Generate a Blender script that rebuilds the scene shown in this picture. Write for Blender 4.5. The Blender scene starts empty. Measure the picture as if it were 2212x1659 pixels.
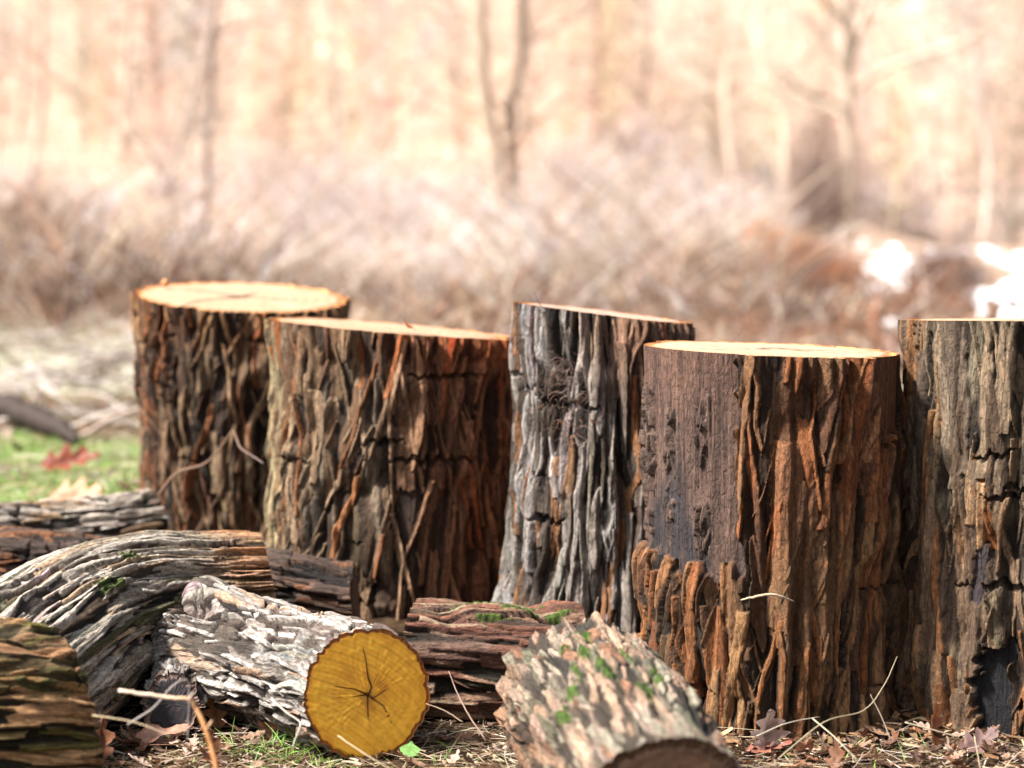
import bpy, math, random
import numpy as np
from mathutils import Vector

SC = bpy.context.scene
COL = SC.collection
# ---------------------------------------------------------------- camera, world, sun, exposure
F = 4500.0; CX, CY = 1106.0, 829.5; H = 0.82          # focal length and centre in photo pixels (2212 x 1659)
PITCH = math.atan(350.0 / F)
cam_d = bpy.data.cameras.new('camera'); cam = bpy.data.objects.new('camera', cam_d); COL.objects.link(cam)
cam.location = (0, 0, H); cam.rotation_euler = (math.pi / 2 - PITCH, 0, 0)
cam_d.sensor_width = 36.0; cam_d.lens = 36.0 * F / 2212.0
cam_d.clip_start = 0.05; cam_d.clip_end = 2000
cam_d.dof.use_dof = True; cam_d.dof.focus_distance = 3.30; cam_d.dof.aperture_fstop = 2.65
SC.camera = cam
SUN_EL, SUN_AZ = math.radians(50), math.radians(-109)
w = bpy.data.worlds.new('World'); SC.world = w; w.use_nodes = True
wn = w.node_tree.nodes; wl = w.node_tree.links
for n in list(wn): wn.remove(n)
sky = wn.new('ShaderNodeTexSky'); sky.sky_type = 'NISHITA'; sky.sun_disc = False
sky.sun_elevation = SUN_EL; sky.sun_rotation = SUN_AZ; sky.dust_density = 4.0; sky.air_density = 0.8; sky.ozone_density = 0.6
bg = wn.new('ShaderNodeBackground'); bg.inputs['Strength'].default_value = 0.08
wo = wn.new('ShaderNodeOutputWorld')
hs_ = wn.new('ShaderNodeHueSaturation'); hs_.inputs['Saturation'].default_value = 0.38   # thin veil of cloud
wl.new(sky.outputs[0], hs_.inputs['Color']); wl.new(hs_.outputs[0], bg.inputs[0]); wl.new(bg.outputs[0], wo.inputs[0])
sd = bpy.data.lights.new('sun', 'SUN'); sd.energy = 4.4; sd.angle = math.radians(7); sd.color = (1.0, 0.93, 0.84)
so = bpy.data.objects.new('sun', sd); COL.objects.link(so)
sdir = Vector((math.sin(SUN_AZ) * math.cos(SUN_EL), math.cos(SUN_AZ) * math.cos(SUN_EL), math.sin(SUN_EL)))
so.rotation_euler = sdir.to_track_quat('Z', 'Y').to_euler()
SC.view_settings.view_transform = 'Standard'; SC.view_settings.look = 'None'
SC.view_settings.exposure = 1.64; SC.view_settings.gamma = 1.0
SC.render.engine = 'CYCLES'; SC.cycles.use_denoising = True
SC.cycles.max_bounces = 5; SC.cycles.diffuse_bounces = 3; SC.cycles.transparent_max_bounces = 4

rng = np.random.default_rng(7); random.seed(7)
A_ = np.array

def P(px, py, d):
    """photo pixel (2212 wide) at depth y = d metres -> world point"""
    x = (px - CX) / F; y = (CY - py) / F
    t = d / (math.cos(PITCH) + y * math.sin(PITCH))
    return A_([x * t, d, H + t * (y * math.cos(PITCH) - math.sin(PITCH))])
def sstep(a, b, x):
    t = np.clip((x - a) / (b - a), 0, 1); return t * t * (3 - 2 * t)
def zg(x, y):
    x = np.asarray(x, float); y = np.asarray(y, float)
    z = 0.115 * sstep(3.15, 4.5, y)
    z = z + 0.018 * np.sin(x * 1.3 + y * 0.8) * sstep(4.5, 8, y) + 0.012 * np.sin(x * 2.9 - y * 1.7 + 1)* sstep(4.0, 8, y)
    s = 26 + 30 * sstep(2, 14, x)
    d = np.maximum(y - s, 0)
    return z + 0.085 * d * sstep(0, 14, d) - 0.0002 * np.minimum(d, 160) ** 2 + 0.1 * np.sin(x * .23) * sstep(20, 40, y)
def G(px, d):
    x = (px - CX) / F * d
    return A_([x, d, float(zg(x, d))])

# ---------------------------------------------------------------- noise
def vnoise(W, Hh, nx, ny, r, periodic=True):
    nx = max(2, int(round(nx))); ny = max(2, int(round(ny)))
    g = r.random((ny + 2, nx + (0 if periodic else 2)))
    U = np.arange(W) / W * nx; V = np.arange(Hh) / max(1, Hh - 1) * ny
    iu = np.floor(U).astype(int); fu = U - iu; iv = np.minimum(np.floor(V).astype(int), ny); fv = V - iv
    fu = fu * fu * (3 - 2 * fu); fv = (fv * fv * (3 - 2 * fv))[:, None]
    m = g.shape[1]; i0 = iu % m; i1 = (iu + 1) % m
    r0 = g[iv]; r1 = g[np.minimum(iv + 1, ny + 1)]
    a = r0[:, i0] * (1 - fu) + r0[:, i1] * fu; b = r1[:, i0] * (1 - fu) + r1[:, i1] * fu
    return a * (1 - fv) + b * fv
def fbm(W, Hh, nx, ny, r, o=3):
    s = 0; t = 0; a = 1.0
    for k in range(o):
        s = s + a * vnoise(W, Hh, nx * 2 ** k, ny * 2 ** k, r); t += a; a *= 0.55
    return s / t
def sm(n, idxv, idxu):   # sample rows/cols map
    return n[np.ix_(idxv, idxu)]

# ---------------------------------------------------------------- mesh helpers
def mesh_from(name, verts, quads=None, tris=None, cols=None, smooth=True, gc=None):
    me = bpy.data.meshes.new(name)
    verts = np.asarray(verts, np.float32)
    nq = 0 if quads is None else len(quads); nt = 0 if tris is None else len(tris)
    me.vertices.add(len(verts)); me.vertices.foreach_set('co', verts.ravel())
    parts = []
    if nq: parts.append(np.asarray(quads, np.int32).ravel())
    if nt: parts.append(np.asarray(tris, np.int32).ravel())
    lv = np.concatenate(parts)
    me.loops.add(len(lv)); me.loops.foreach_set('vertex_index', lv)
    me.polygons.add(nq + nt)
    tot = np.concatenate([np.full(nq, 4, np.int32), np.full(nt, 3, np.int32)])
    st = np.concatenate([[0], np.cumsum(tot)[:-1]]).astype(np.int32)
    me.polygons.foreach_set('loop_start', st)
    me.polygons.foreach_set('loop_total', tot)
    me.polygons.foreach_set('use_smooth', np.full(nq + nt, smooth, bool))
    if cols is not None:
        c = np.ones((len(verts), 4), np.float32); c[:, :3] = cols
        at = me.attributes.new('Col', 'FLOAT_COLOR', 'POINT'); at.data.foreach_set('color', c.ravel())
    if gc is not None:
        at = me.attributes.new('GC', 'FLOAT_VECTOR', 'POINT'); at.data.foreach_set('vector', np.asarray(gc, np.float32).ravel())
    me.update(calc_edges=True)
    return me
def link(name, me, mat, parent=None, loc=None):
    o = bpy.data.objects.new(name, me); COL.objects.link(o)
    me.materials.append(mat)
    if loc is not None: o.location = loc
    if parent is not None:
        o.parent = parent
    return o
def tag(o, label=None, cat=None, group=None, kind=None):
    if label: o['label'] = label
    if cat: o['category'] = cat
    if group: o['group'] = group
    if kind: o['kind'] = kind
    return o
def thing(name, loc, label, cat, group=None):
    o = bpy.data.objects.new(name, None); COL.objects.link(o); o.location = loc; o.empty_display_size = .05
    return tag(o, label, cat, group)
def part(name, verts, quads, tris, cols, mat, root, smooth=True, gc=None):
    v = np.asarray(verts) - A_(root.location)
    return link(name, mesh_from(name, v, quads, tris, cols, smooth, gc), mat, root)

class Buf:
    """collects tubes and strips into one mesh"""
    def __init__(s): s.v = []; s.q = []; s.t = []; s.c = []; s.n = 0
    def add(s, v, q=None, t=None, c=None):
        v = np.asarray(v, float); s.v.append(v)
        if q is not None and len(q): s.q.append(np.asarray(q) + s.n)
        if t is not None and len(t): s.t.append(np.asarray(t) + s.n)
        c = np.asarray(c, float)
        s.c.append(np.broadcast_to(c, (len(v), 3)) if c.ndim == 1 else c); s.n += len(v)
    def tube(s, pts, rad, col, k=5, cap=True):
        pts = np.asarray(pts, float); n = len(pts); rad = np.broadcast_to(rad, (n,))
        T = np.gradient(pts, axis=0); T /= np.linalg.norm(T, axis=1)[:, None] + 1e-9
        ref = A_([0, 0, 1.0]) if abs(T[:, 2]).mean() < .8 else A_([1.0, 0, 0])
        a = np.cross(T, ref); a /= np.linalg.norm(a, axis=1)[:, None] + 1e-9
        b = np.cross(T, a)
        th = np.arange(k) / k * 2 * math.pi
        v = pts[:, None, :] + rad[:, None, None] * (np.cos(th)[None, :, None] * a[:, None, :] + np.sin(th)[None, :, None] * b[:, None, :])
        v = v.reshape(-1, 3)
        i = np.arange(n - 1)[:, None] * k; j = np.arange(k)[None, :]; j1 = (j + 1) % k
        q = np.stack([i + j, i + j1, i + k + j1, i + k + j], -1).reshape(-1, 4)
        t = None
        if cap:
            v = np.vstack([v, pts[:1], pts[-1:]]); jj = np.arange(k); j2 = (jj + 1) % k
            t = np.vstack([np.stack([np.full(k, n * k), j2, jj], -1), np.stack([np.full(k, n * k + 1), (n - 1) * k + jj, (n - 1) * k + j2], -1)])
        c = np.asarray(col, float)
        if c.ndim == 2: c = np.vstack([np.repeat(c, k, axis=0)] + ([c[:1], c[-1:]] if cap else []))
        s.add(v, q, t, c)
    def blades(s, base, direc, length, width, bend, cols, seg=4, wdir=None, tip=.15):
        """many curved flat blades at once; direc unit vectors, bend = sag vector at tip"""
        N = len(base); u = np.linspace(0, 1, seg + 1)
        c = base[:, None, :] + direc[:, None, :] * (length[:, None, None] * u[None, :, None]) + bend[:, None, :] * (u[None, :, None] ** 2)
        if wdir is None:
            wdir = np.cross(direc, rng.normal(size=(N, 3)))
        wdir = wdir / (np.linalg.norm(wdir, axis=1)[:, None] + 1e-9)
        wd = width[:, None] * (1 - (1 - tip) * u[None, :] ** 1.5) * .5
        L = c - wdir[:, None, :] * wd[:, :, None]; R = c + wdir[:, None, :] * wd[:, :, None]
        v = np.stack([L, R], 2).reshape(-1, 3)
        b = (np.arange(N) * (seg + 1) * 2)[:, None]; k = (np.arange(seg) * 2)[None, :]
        q = np.stack([b + k, b + k + 1, b + k + 3, b + k + 2], -1).reshape(-1, 4)
        s.add(v, q, None, np.repeat(cols, (seg + 1) * 2, axis=0))
    def mesh(s, name, smooth=True):
        return mesh_from(name, np.vstack(s.v), np.vstack(s.q) if s.q else None, np.vstack(s.t) if s.t else None, np.vstack(s.c), smooth)
    def obj(s, name, mat, parent=None, smooth=True):
        if parent is not None:
            s.v = [v - A_(parent.location) for v in s.v]
        return link(name, s.mesh(name, smooth), mat, parent)

# ---------------------------------------------------------------- materials
def mat_col(name, rough=.85, nscale=60, namt=.35, bump=.3, bdist=.002, stretch=(1, 1, 1), spec=.25, transl=0., sat=None):
    m = bpy.data.materials.new(name); m.use_nodes = True; nt = m.node_tree; N = nt.nodes; Lk = nt.links
    b = N['Principled BSDF']; out = N['Material Output']
    at = N.new('ShaderNodeAttribute'); at.attribute_name = 'Col'
    tc = N.new('ShaderNodeTexCoord'); mp = N.new('ShaderNodeMapping'); mp.inputs['Scale'].default_value = stretch
    Lk.new(tc.outputs['Object'], mp.inputs[0])
    nz = N.new('ShaderNodeTexNoise'); nz.inputs['Scale'].default_value = nscale; nz.inputs['Detail'].default_value = 5; nz.inputs['Roughness'].default_value = .65
    Lk.new(mp.outputs[0], nz.inputs['Vector'])
    mr = N.new('ShaderNodeMapRange'); mr.inputs['From Min'].default_value = .25; mr.inputs['From Max'].default_value = .75
    mr.inputs['To Min'].default_value = 1 - namt; mr.inputs['To Max'].default_value = 1 + namt
    Lk.new(nz.outputs['Fac'], mr.inputs['Value'])
    mx = N.new('ShaderNodeVectorMath'); mx.operation = 'SCALE'
    Lk.new(at.outputs['Color'], mx.inputs[0]); Lk.new(mr.outputs[0], mx.inputs['Scale'])
    Lk.new(mx.outputs[0], b.inputs['Base Color'])
    b.inputs['Roughness'].default_value = rough; b.inputs['Specular IOR Level'].default_value = spec
    if bump > 0:
        bp = N.new('ShaderNodeBump'); bp.inputs['Strength'].default_value = bump; bp.inputs['Distance'].default_value = bdist
        Lk.new(nz.outputs['Fac'], bp.inputs['Height']); Lk.new(bp.outputs[0], b.inputs['Normal'])
    if transl > 0:
        tr = N.new('ShaderNodeBsdfTranslucent'); ms = N.new('ShaderNodeMixShader'); ms.inputs[0].default_value = transl
        Lk.new(mx.outputs[0], tr.inputs[0]); Lk.new(b.outputs[0], ms.inputs[1]); Lk.new(tr.outputs[0], ms.inputs[2]); Lk.new(ms.outputs[0], out.inputs[0])
    return m
def mat_bark(name, rough=.8, k=1.0):
    m = bpy.data.materials.new(name); m.use_nodes = True; nt = m.node_tree; N = nt.nodes; Lk = nt.links; b = N['Principled BSDF']
    at = N.new('ShaderNodeAttribute'); at.attribute_name = 'Col'; gc = N.new('ShaderNodeAttribute'); gc.attribute_name = 'GC'
    def noise(sc, det, ro):
        mp = N.new('ShaderNodeMapping'); mp.inputs['Scale'].default_value = sc; Lk.new(gc.outputs['Vector'], mp.inputs[0])
        nz = N.new('ShaderNodeTexNoise'); nz.inputs['Scale'].default_value = 1; nz.inputs['Detail'].default_value = det; nz.inputs['Roughness'].default_value = ro
        Lk.new(mp.outputs[0], nz.inputs['Vector']); return nz.outputs['Fac']
    def mrange(v, a, b_, c, d):
        q = N.new('ShaderNodeMapRange'); q.inputs['From Min'].default_value = a; q.inputs['From Max'].default_value = b_; q.inputs['To Min'].default_value = c; q.inputs['To Max'].default_value = d
        Lk.new(v, q.inputs['Value']); return q.outputs[0]
    def mth(op, x, y):
        q = N.new('ShaderNodeMath'); q.operation = op
        for i_, v in enumerate((x, y)):
            if isinstance(v, (int, float)): q.inputs[i_].default_value = v
            else: Lk.new(v, q.inputs[i_])
        return q.outputs[0]
    fib = noise((330, 45, 200), 4, .6); fla = noise((130, 75, 130), 7, .72); grain = noise((420, 380, 400), 3, .6)
    mp = N.new('ShaderNodeMapping'); mp.inputs['Scale'].default_value = (120, 42, 60); Lk.new(gc.outputs['Vector'], mp.inputs[0])
    vo = N.new('ShaderNodeTexVoronoi'); vo.feature = 'DISTANCE_TO_EDGE'; vo.inputs['Scale'].default_value = 1; Lk.new(mp.outputs[0], vo.inputs['Vector'])
    vc = mrange(vo.outputs['Distance'], 0, .12, 0, 1)
    hgt = mth('ADD', mth('ADD', mth('MULTIPLY', fib, .8), mth('MULTIPLY', fla, 1.3)), mth('ADD', mth('MULTIPLY', vc, .18), mth('MULTIPLY', grain, .35)))
    f = mth('MULTIPLY', mth('MULTIPLY', mrange(fib, .28, .72, .62, 1.34), mrange(fla, .3, .7, .60, 1.38)), mth('MULTIPLY', mrange(grain, .3, .7, .84, 1.16), mrange(vc, 0, 1, .48, .72)))
    mx = N.new('ShaderNodeVectorMath'); mx.operation = 'SCALE'; Lk.new(at.outputs['Color'], mx.inputs[0]); Lk.new(f, mx.inputs['Scale'])
    Lk.new(mx.outputs[0], b.inputs['Base Color']); b.inputs['Roughness'].default_value = rough; b.inputs['Specular IOR Level'].default_value = .28
    bp = N.new('ShaderNodeBump'); bp.inputs['Strength'].default_value = 1.0; bp.inputs['Distance'].default_value = .0036 * k; Lk.new(hgt, bp.inputs['Height']); Lk.new(bp.outputs[0], b.inputs['Normal'])
    return m
M_BARK = mat_bark('bark')
M_BARKH = mat_bark('bark_lying', .78, 1.1)
M_WOOD = mat_col('cut_wood', .62, 160, .13, .25, .001, (1, 1, 1), .35)
M_LEAF = mat_col('dry_leaf', .6, 90, .3, .5, .001, (1, 1, 1), .4, .25)
M_STRAW = mat_col('dry_straw', .6, 50, .2, 0, .001, (1, 1, 1), .35, .4)
M_GREEN = mat_col('green_blades', .5, 40, .2, 0, .001, (1, 1, 1), .4, .35)
M_TWIG = mat_col('twig_bark', .75, 150, .35, .6, .002, (1, 1, 1), .3)
M_TREE = mat_col('tree_bark', .9, 9, .3, .4, .01, (1, 1, .3), .15)
M_FAR = mat_col('far_twigs', .9, 1.5, .15, 0, .01, (1, 1, 1), .1, .5)
M_HAIR = mat_col('rootlets', .8, 200, .3, 0, .001, (1, 1, 1), .2)

# ---------------------------------------------------------------- bark relief maps
def lin(r, g, b):
    f = lambda c: (c / 255 / 12.92) if c <= 10 else ((c / 255 + .055) / 1.055) ** 2.4
    return A_([f(r), f(g), f(b)])
def pick(pal, r):
    wts = A_([p[0] for p in pal], float); k = r.choice(len(pal), p=wts / wts.sum())
    c = A_(pal[k][1]); return c * r.uniform(.72, 1.3) * (1 + r.normal(0, .05, 3))

def pick_at(pal, S, u0, v0, r):
    # neighbouring pieces share a colour: the palette entry follows a slow field, with a few strays
    if r.random() < .14: return pick(pal, r) * .85
    i = min(S['H'] - 1, max(0, int(v0 / S['dv']))); j = int(u0 / S['du']) % S['W']
    cw = np.cumsum([p[0] for p in pal]); x = (sstep(.15, .85, S['hue'][i, j]) + r.normal(0, .09)) % 1.0 * cw[-1]
    k = int(np.searchsorted(cw, x)); return A_(pal[min(k, len(pal) - 1)][1]) * r.uniform(.85, 1.17) * S['val'][i, j]

def stamp(S, u0, v0, L, wd, slope, wob, top, thick, tilt, color, mode, edge=None, fr=30., pw=4.):
    h, col, W, Hh, du, dv = S['h'], S['col'], S['W'], S['H'], S['du'], S['dv']
    r0 = max(0, int((v0 - L / 2) / dv)); r1 = min(Hh, int((v0 + L / 2) / dv) + 2)
    if r1 - r0 < 2: return
    rows = np.arange(r0, r1); v = rows * dv; t = (v - v0) / (L / 2)
    ph = S['r'].uniform(0, 6.28)
    uc = u0 + slope * (v - v0) + wob * np.sin(ph + (v - v0) * fr) + wob * .5 * np.sin(ph * 2 + (v - v0) * fr * 2.3)
    at = np.clip(np.abs(t), 0, 1)
    if mode == 0: tw = np.sqrt(np.clip(1 - at ** 2.5, 0, 1))
    elif mode == 1: tw = np.where(at < 1, 1.0, 0) * (1 - .15 * at ** 6)
    elif mode == 2: tw = np.clip((1 - t) / 2, 0, 1) ** .5
    else: tw = np.clip((1 + t) / 2, 0, 1) ** .5
    hw = wd / 2 * tw
    c0 = int(math.floor((uc.min() - wd) / du)); c1 = int(math.ceil((uc.max() + wd) / du)) + 1
    if c1 - c0 >= W: return
    cc = np.arange(c0, c1); cm = cc % W
    jag = S['jag'][rows][:, cm]
    q = (cc[None, :] * du - uc[:, None]) / (hw[:, None] + 1e-5) + (jag - .5) * S['jagw'] * min(1., .012 / wd + .35)
    aq = np.abs(q)
    jv = (S['jag2'][rows][:, cm] - .5) * .02
    inside = (aq < 1) & (np.abs((v - v0)[:, None] + jv) < L / 2 - .003 if mode == 1 else True)
    fib = S['fib'][rows][:, cm]
    prof = np.clip(1 - aq ** pw, 0, 1) ** .6
    hs = top + S['drape'][rows][:, cm] + thick * prof + (S['rough'][rows][:, cm] - .5) * .004 + tilt * q * hw[:, None] + (fib - .5) * S['fa']
    m = inside & (hs > h[rows][:, cm])
    rr, cx = np.nonzero(m)
    R = rows[rr]; C = cm[cx]
    h[R, C] = hs[m]
    cv = color[None, :] * (1 + (fib[m] - .5)[:, None] * S['fc']) * (1 + (jag[m] - .5)[:, None] * .35)
    if edge is not None:
        e = sstep(.55, .95, aq[m] + (jag[m] - .5) * .5)[:, None]; cv = cv * (1 - e) + edge[None, :] * e * (.7 + .6 * fib[m])[:, None]
    col[R, C] = cv

def bark_map(circ, length, st, seed, du=.00145, dv=.0019):
    r = np.random.default_rng(seed)
    W = int(circ / du); Hh = max(30, int(length / dv)); du = circ / W; dv = length / (Hh - 1)
    S = dict(W=W, H=Hh, du=du, dv=dv, r=r, jagw=st.get('jag', .7), fa=st.get('fa', .0022), fc=st.get('fc', .7))
    S['fib'] = .55 * vnoise(W, Hh, circ / .0035, length / .045, r) + .45 * fbm(W, Hh, circ / .008, length / .02, r, 2)
    S['jag'] = .5 * vnoise(W, Hh, circ / .010, length / .012, r) + .5 * vnoise(W, Hh, circ / .02, length / .03, r)
    S['jag2'] = vnoise(W, Hh, circ / .006, length / .05, r)
    low = (fbm(W, Hh, circ / .12, length / .3, r, 2) - .5) * st.get('low', .016)
    S['low'] = low
    fw, fl = st.get('fur', (.028, .16))
    # warp sideways so that the furrows wander
    n1 = vnoise(W, Hh, circ / fw, length / fl, r); n2 = vnoise(W, Hh, circ / (fw * .6), length / (fl * .6), r)
    rid = np.minimum(np.abs(2 * n1 - 1) * 1.6, 1) * .65 + np.minimum(np.abs(2 * n2 - 1) * 1.6, 1) * .35
    depth = st.get('depth', .014)
    S['rough'] = .5 * fbm(W, Hh, circ / .009, length / .016, r, 3) + .5 * fbm(W, Hh, circ / .02, length / .05, r, 2)
    ridp = rid ** .7
    S['drape'] = low + depth * 1.15 * (ridp - .72)
    h = low - depth * .85 + depth * 1.25 * ridp + (S['fib'] - .5) * .003 + (S['rough'] - .5) * .006 - .003
    S['hue'] = fbm(W, Hh, circ / st.get('patch', .10), length / .22, r, 2); S['hue'] = (S['hue'] - S['hue'].min()) / (np.ptp(S['hue']) + 1e-6)
    S['val'] = .72 + .56 * fbm(W, Hh, circ / .05, length / .12, r, 2)
    cb = A_(st['base']) * A_(st.get('warm', (1.16, .95, .78))) * st.get('btone', .85); cb2 = A_(st.get('base2', cb * .6))
    mixn = sstep(.35, .65, fbm(W, Hh, circ / .07, length / .15, r, 2))[..., None]
    col = (cb * (1 - mixn) + cb2 * mixn) * (1 + (S['fib'] - .5)[..., None] * .9)
    S['h'] = h; S['col'] = col; dk = A_(st.get('warm', (1.16, .95, .78))) * st.get('tone', 1.0)
    ra_ = st.get('rope', 0)
    if ra_:
        rf = st.get('ropef', (.05, .20)); wig = .35 * (fbm(W, Hh, circ / .02, length / .06, r, 2) - .5)
        n3 = vnoise(W, Hh, circ / rf[0], length / rf[1], r); n4 = vnoise(W, Hh, circ / rf[0] * .8, length / rf[1] * 1.2, r)
        rp = np.maximum(np.exp(-((2 * n3 - 1 + wig) / .20) ** 2), .8 * np.exp(-((2 * n4 - 1 + wig) / .16) ** 2)) ** .75
        rp = rp * (.35 + .65 * sstep(.25, .6, vnoise(W, Hh, circ / .09, length / .16, r)))
        h += ra_ * (rp - .35) + rp * (S['rough'] - .5) * .006; S['drape'] = S['drape'] + ra_ * .9 * (rp - .35)
        tc_ = A_(st.get('ropec', (.26, .20, .14)))
        k_ = (sstep(.35, .9, rp) * .55)[..., None] * (.5 + S['fib'][..., None])
        col[:] = col * (1 - k_) + tc_ * k_ * st.get('tone', 1.) * S['val'][..., None]
        col *= (.72 + .4 * sstep(0, .5, rp))[..., None]
    area = circ * length
    sl = st.get('slope', .12)
    # flow: each strip leans with the local flow
    nf = vnoise(W, Hh, circ / .25, length / .3, r)
    for (dens, wr, lr, hr, thr, modes, slp, pal, edgec, tl) in st['layers']:
        for _ in range(int(dens * area * st.get('dens', 1.0))):
            u0 = r.uniform(0, circ); v0 = r.uniform(-.03, length + .03)
            wd = r.uniform(*wr); L = r.uniform(*lr)
            fl_ = (nf[min(Hh - 1, max(0, int(v0 / dv))), int(u0 / du) % W] - .5) * 2 * sl
            if slp < 0: s = fl_ + (abs(slp) * r.uniform(.6, 1.2)) * (1 if r.random() < .55 else -1)
            else: s = fl_ + r.normal(0, slp)
            mode = int(modes[r.integers(len(modes))])
            stamp(S, u0, v0, L, wd, s, r.uniform(0, st.get('wob', .006)), r.uniform(*hr), r.uniform(*thr), r.normal(0, tl), dk * pick_at(st[pal], S, u0, v0, r), mode,
                  None if edgec is None or r.random() < .3 else A_(edgec), fr=r.uniform(8, 30), pw=st.get('pw', 4.))
    # cross cracks
    for _ in range(int(st.get('cracks', 14) * area)):
        u0 = r.uniform(0, circ); v0 = r.uniform(0.02, length - .02); wl_ = r.uniform(.015, .09) if r.random() < .7 else r.uniform(.09, st.get('cmax', .10))
        cc = np.arange(int((u0 - wl_ / 2) / du), int((u0 + wl_ / 2) / du)); 
        if len(cc) < 4: continue
        tt = np.linspace(-1, 1, len(cc)); jj = S['jag2'][min(Hh - 1, int(v0 / dv)), cc % W]
        vc = v0 + (jj - .5) * .018 + tt * r.normal(0, .003); th = r.uniform(.0015, .006) * (1 - tt ** 2) * (1 + 6 * max(0, wl_ - .09))
        for k, c in enumerate(cc):
            a0 = max(0, int((vc[k] - th[k]) / dv)); a1 = min(Hh, int((vc[k] + th[k]) / dv) + 1)
            h[a0:a1, c % W] -= .011; col[a0:a1, c % W] *= .5
            b0 = max(0, a0 - int(.02 / dv)); h[b0:a0, c % W] -= .003 * np.linspace(0, 1, a0 - b0) * (1 - tt[k] ** 2)
    return S

def frame(pts, vis):
    T = np.gradient(pts, axis=0); T /= np.linalg.norm(T, axis=1)[:, None]
    vis = np.broadcast_to(np.asarray(vis, float), T.shape)
    e1 = vis - (vis * T).sum(1)[:, None] * T; e1 /= np.linalg.norm(e1, axis=1)[:, None]
    return T, e1, np.cross(T, e1)
def catmull(P_, n):
    P_ = np.asarray(P_, float); m = len(P_)
    Q = np.vstack([2 * P_[0] - P_[1], P_, 2 * P_[-1] - P_[-2]])
    u = np.linspace(0, m - 1 - 1e-6, n); i = np.floor(u).astype(int); t = (u - i)[:, None]
    a, b, c, d = Q[i], Q[i + 1], Q[i + 2], Q[i + 3]
    return .5 * ((2 * b) + (c - a) * t + (2 * a - 5 * b + 4 * c - d) * t ** 2 + (3 * b - a - 3 * c + d) * t ** 3)

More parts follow.
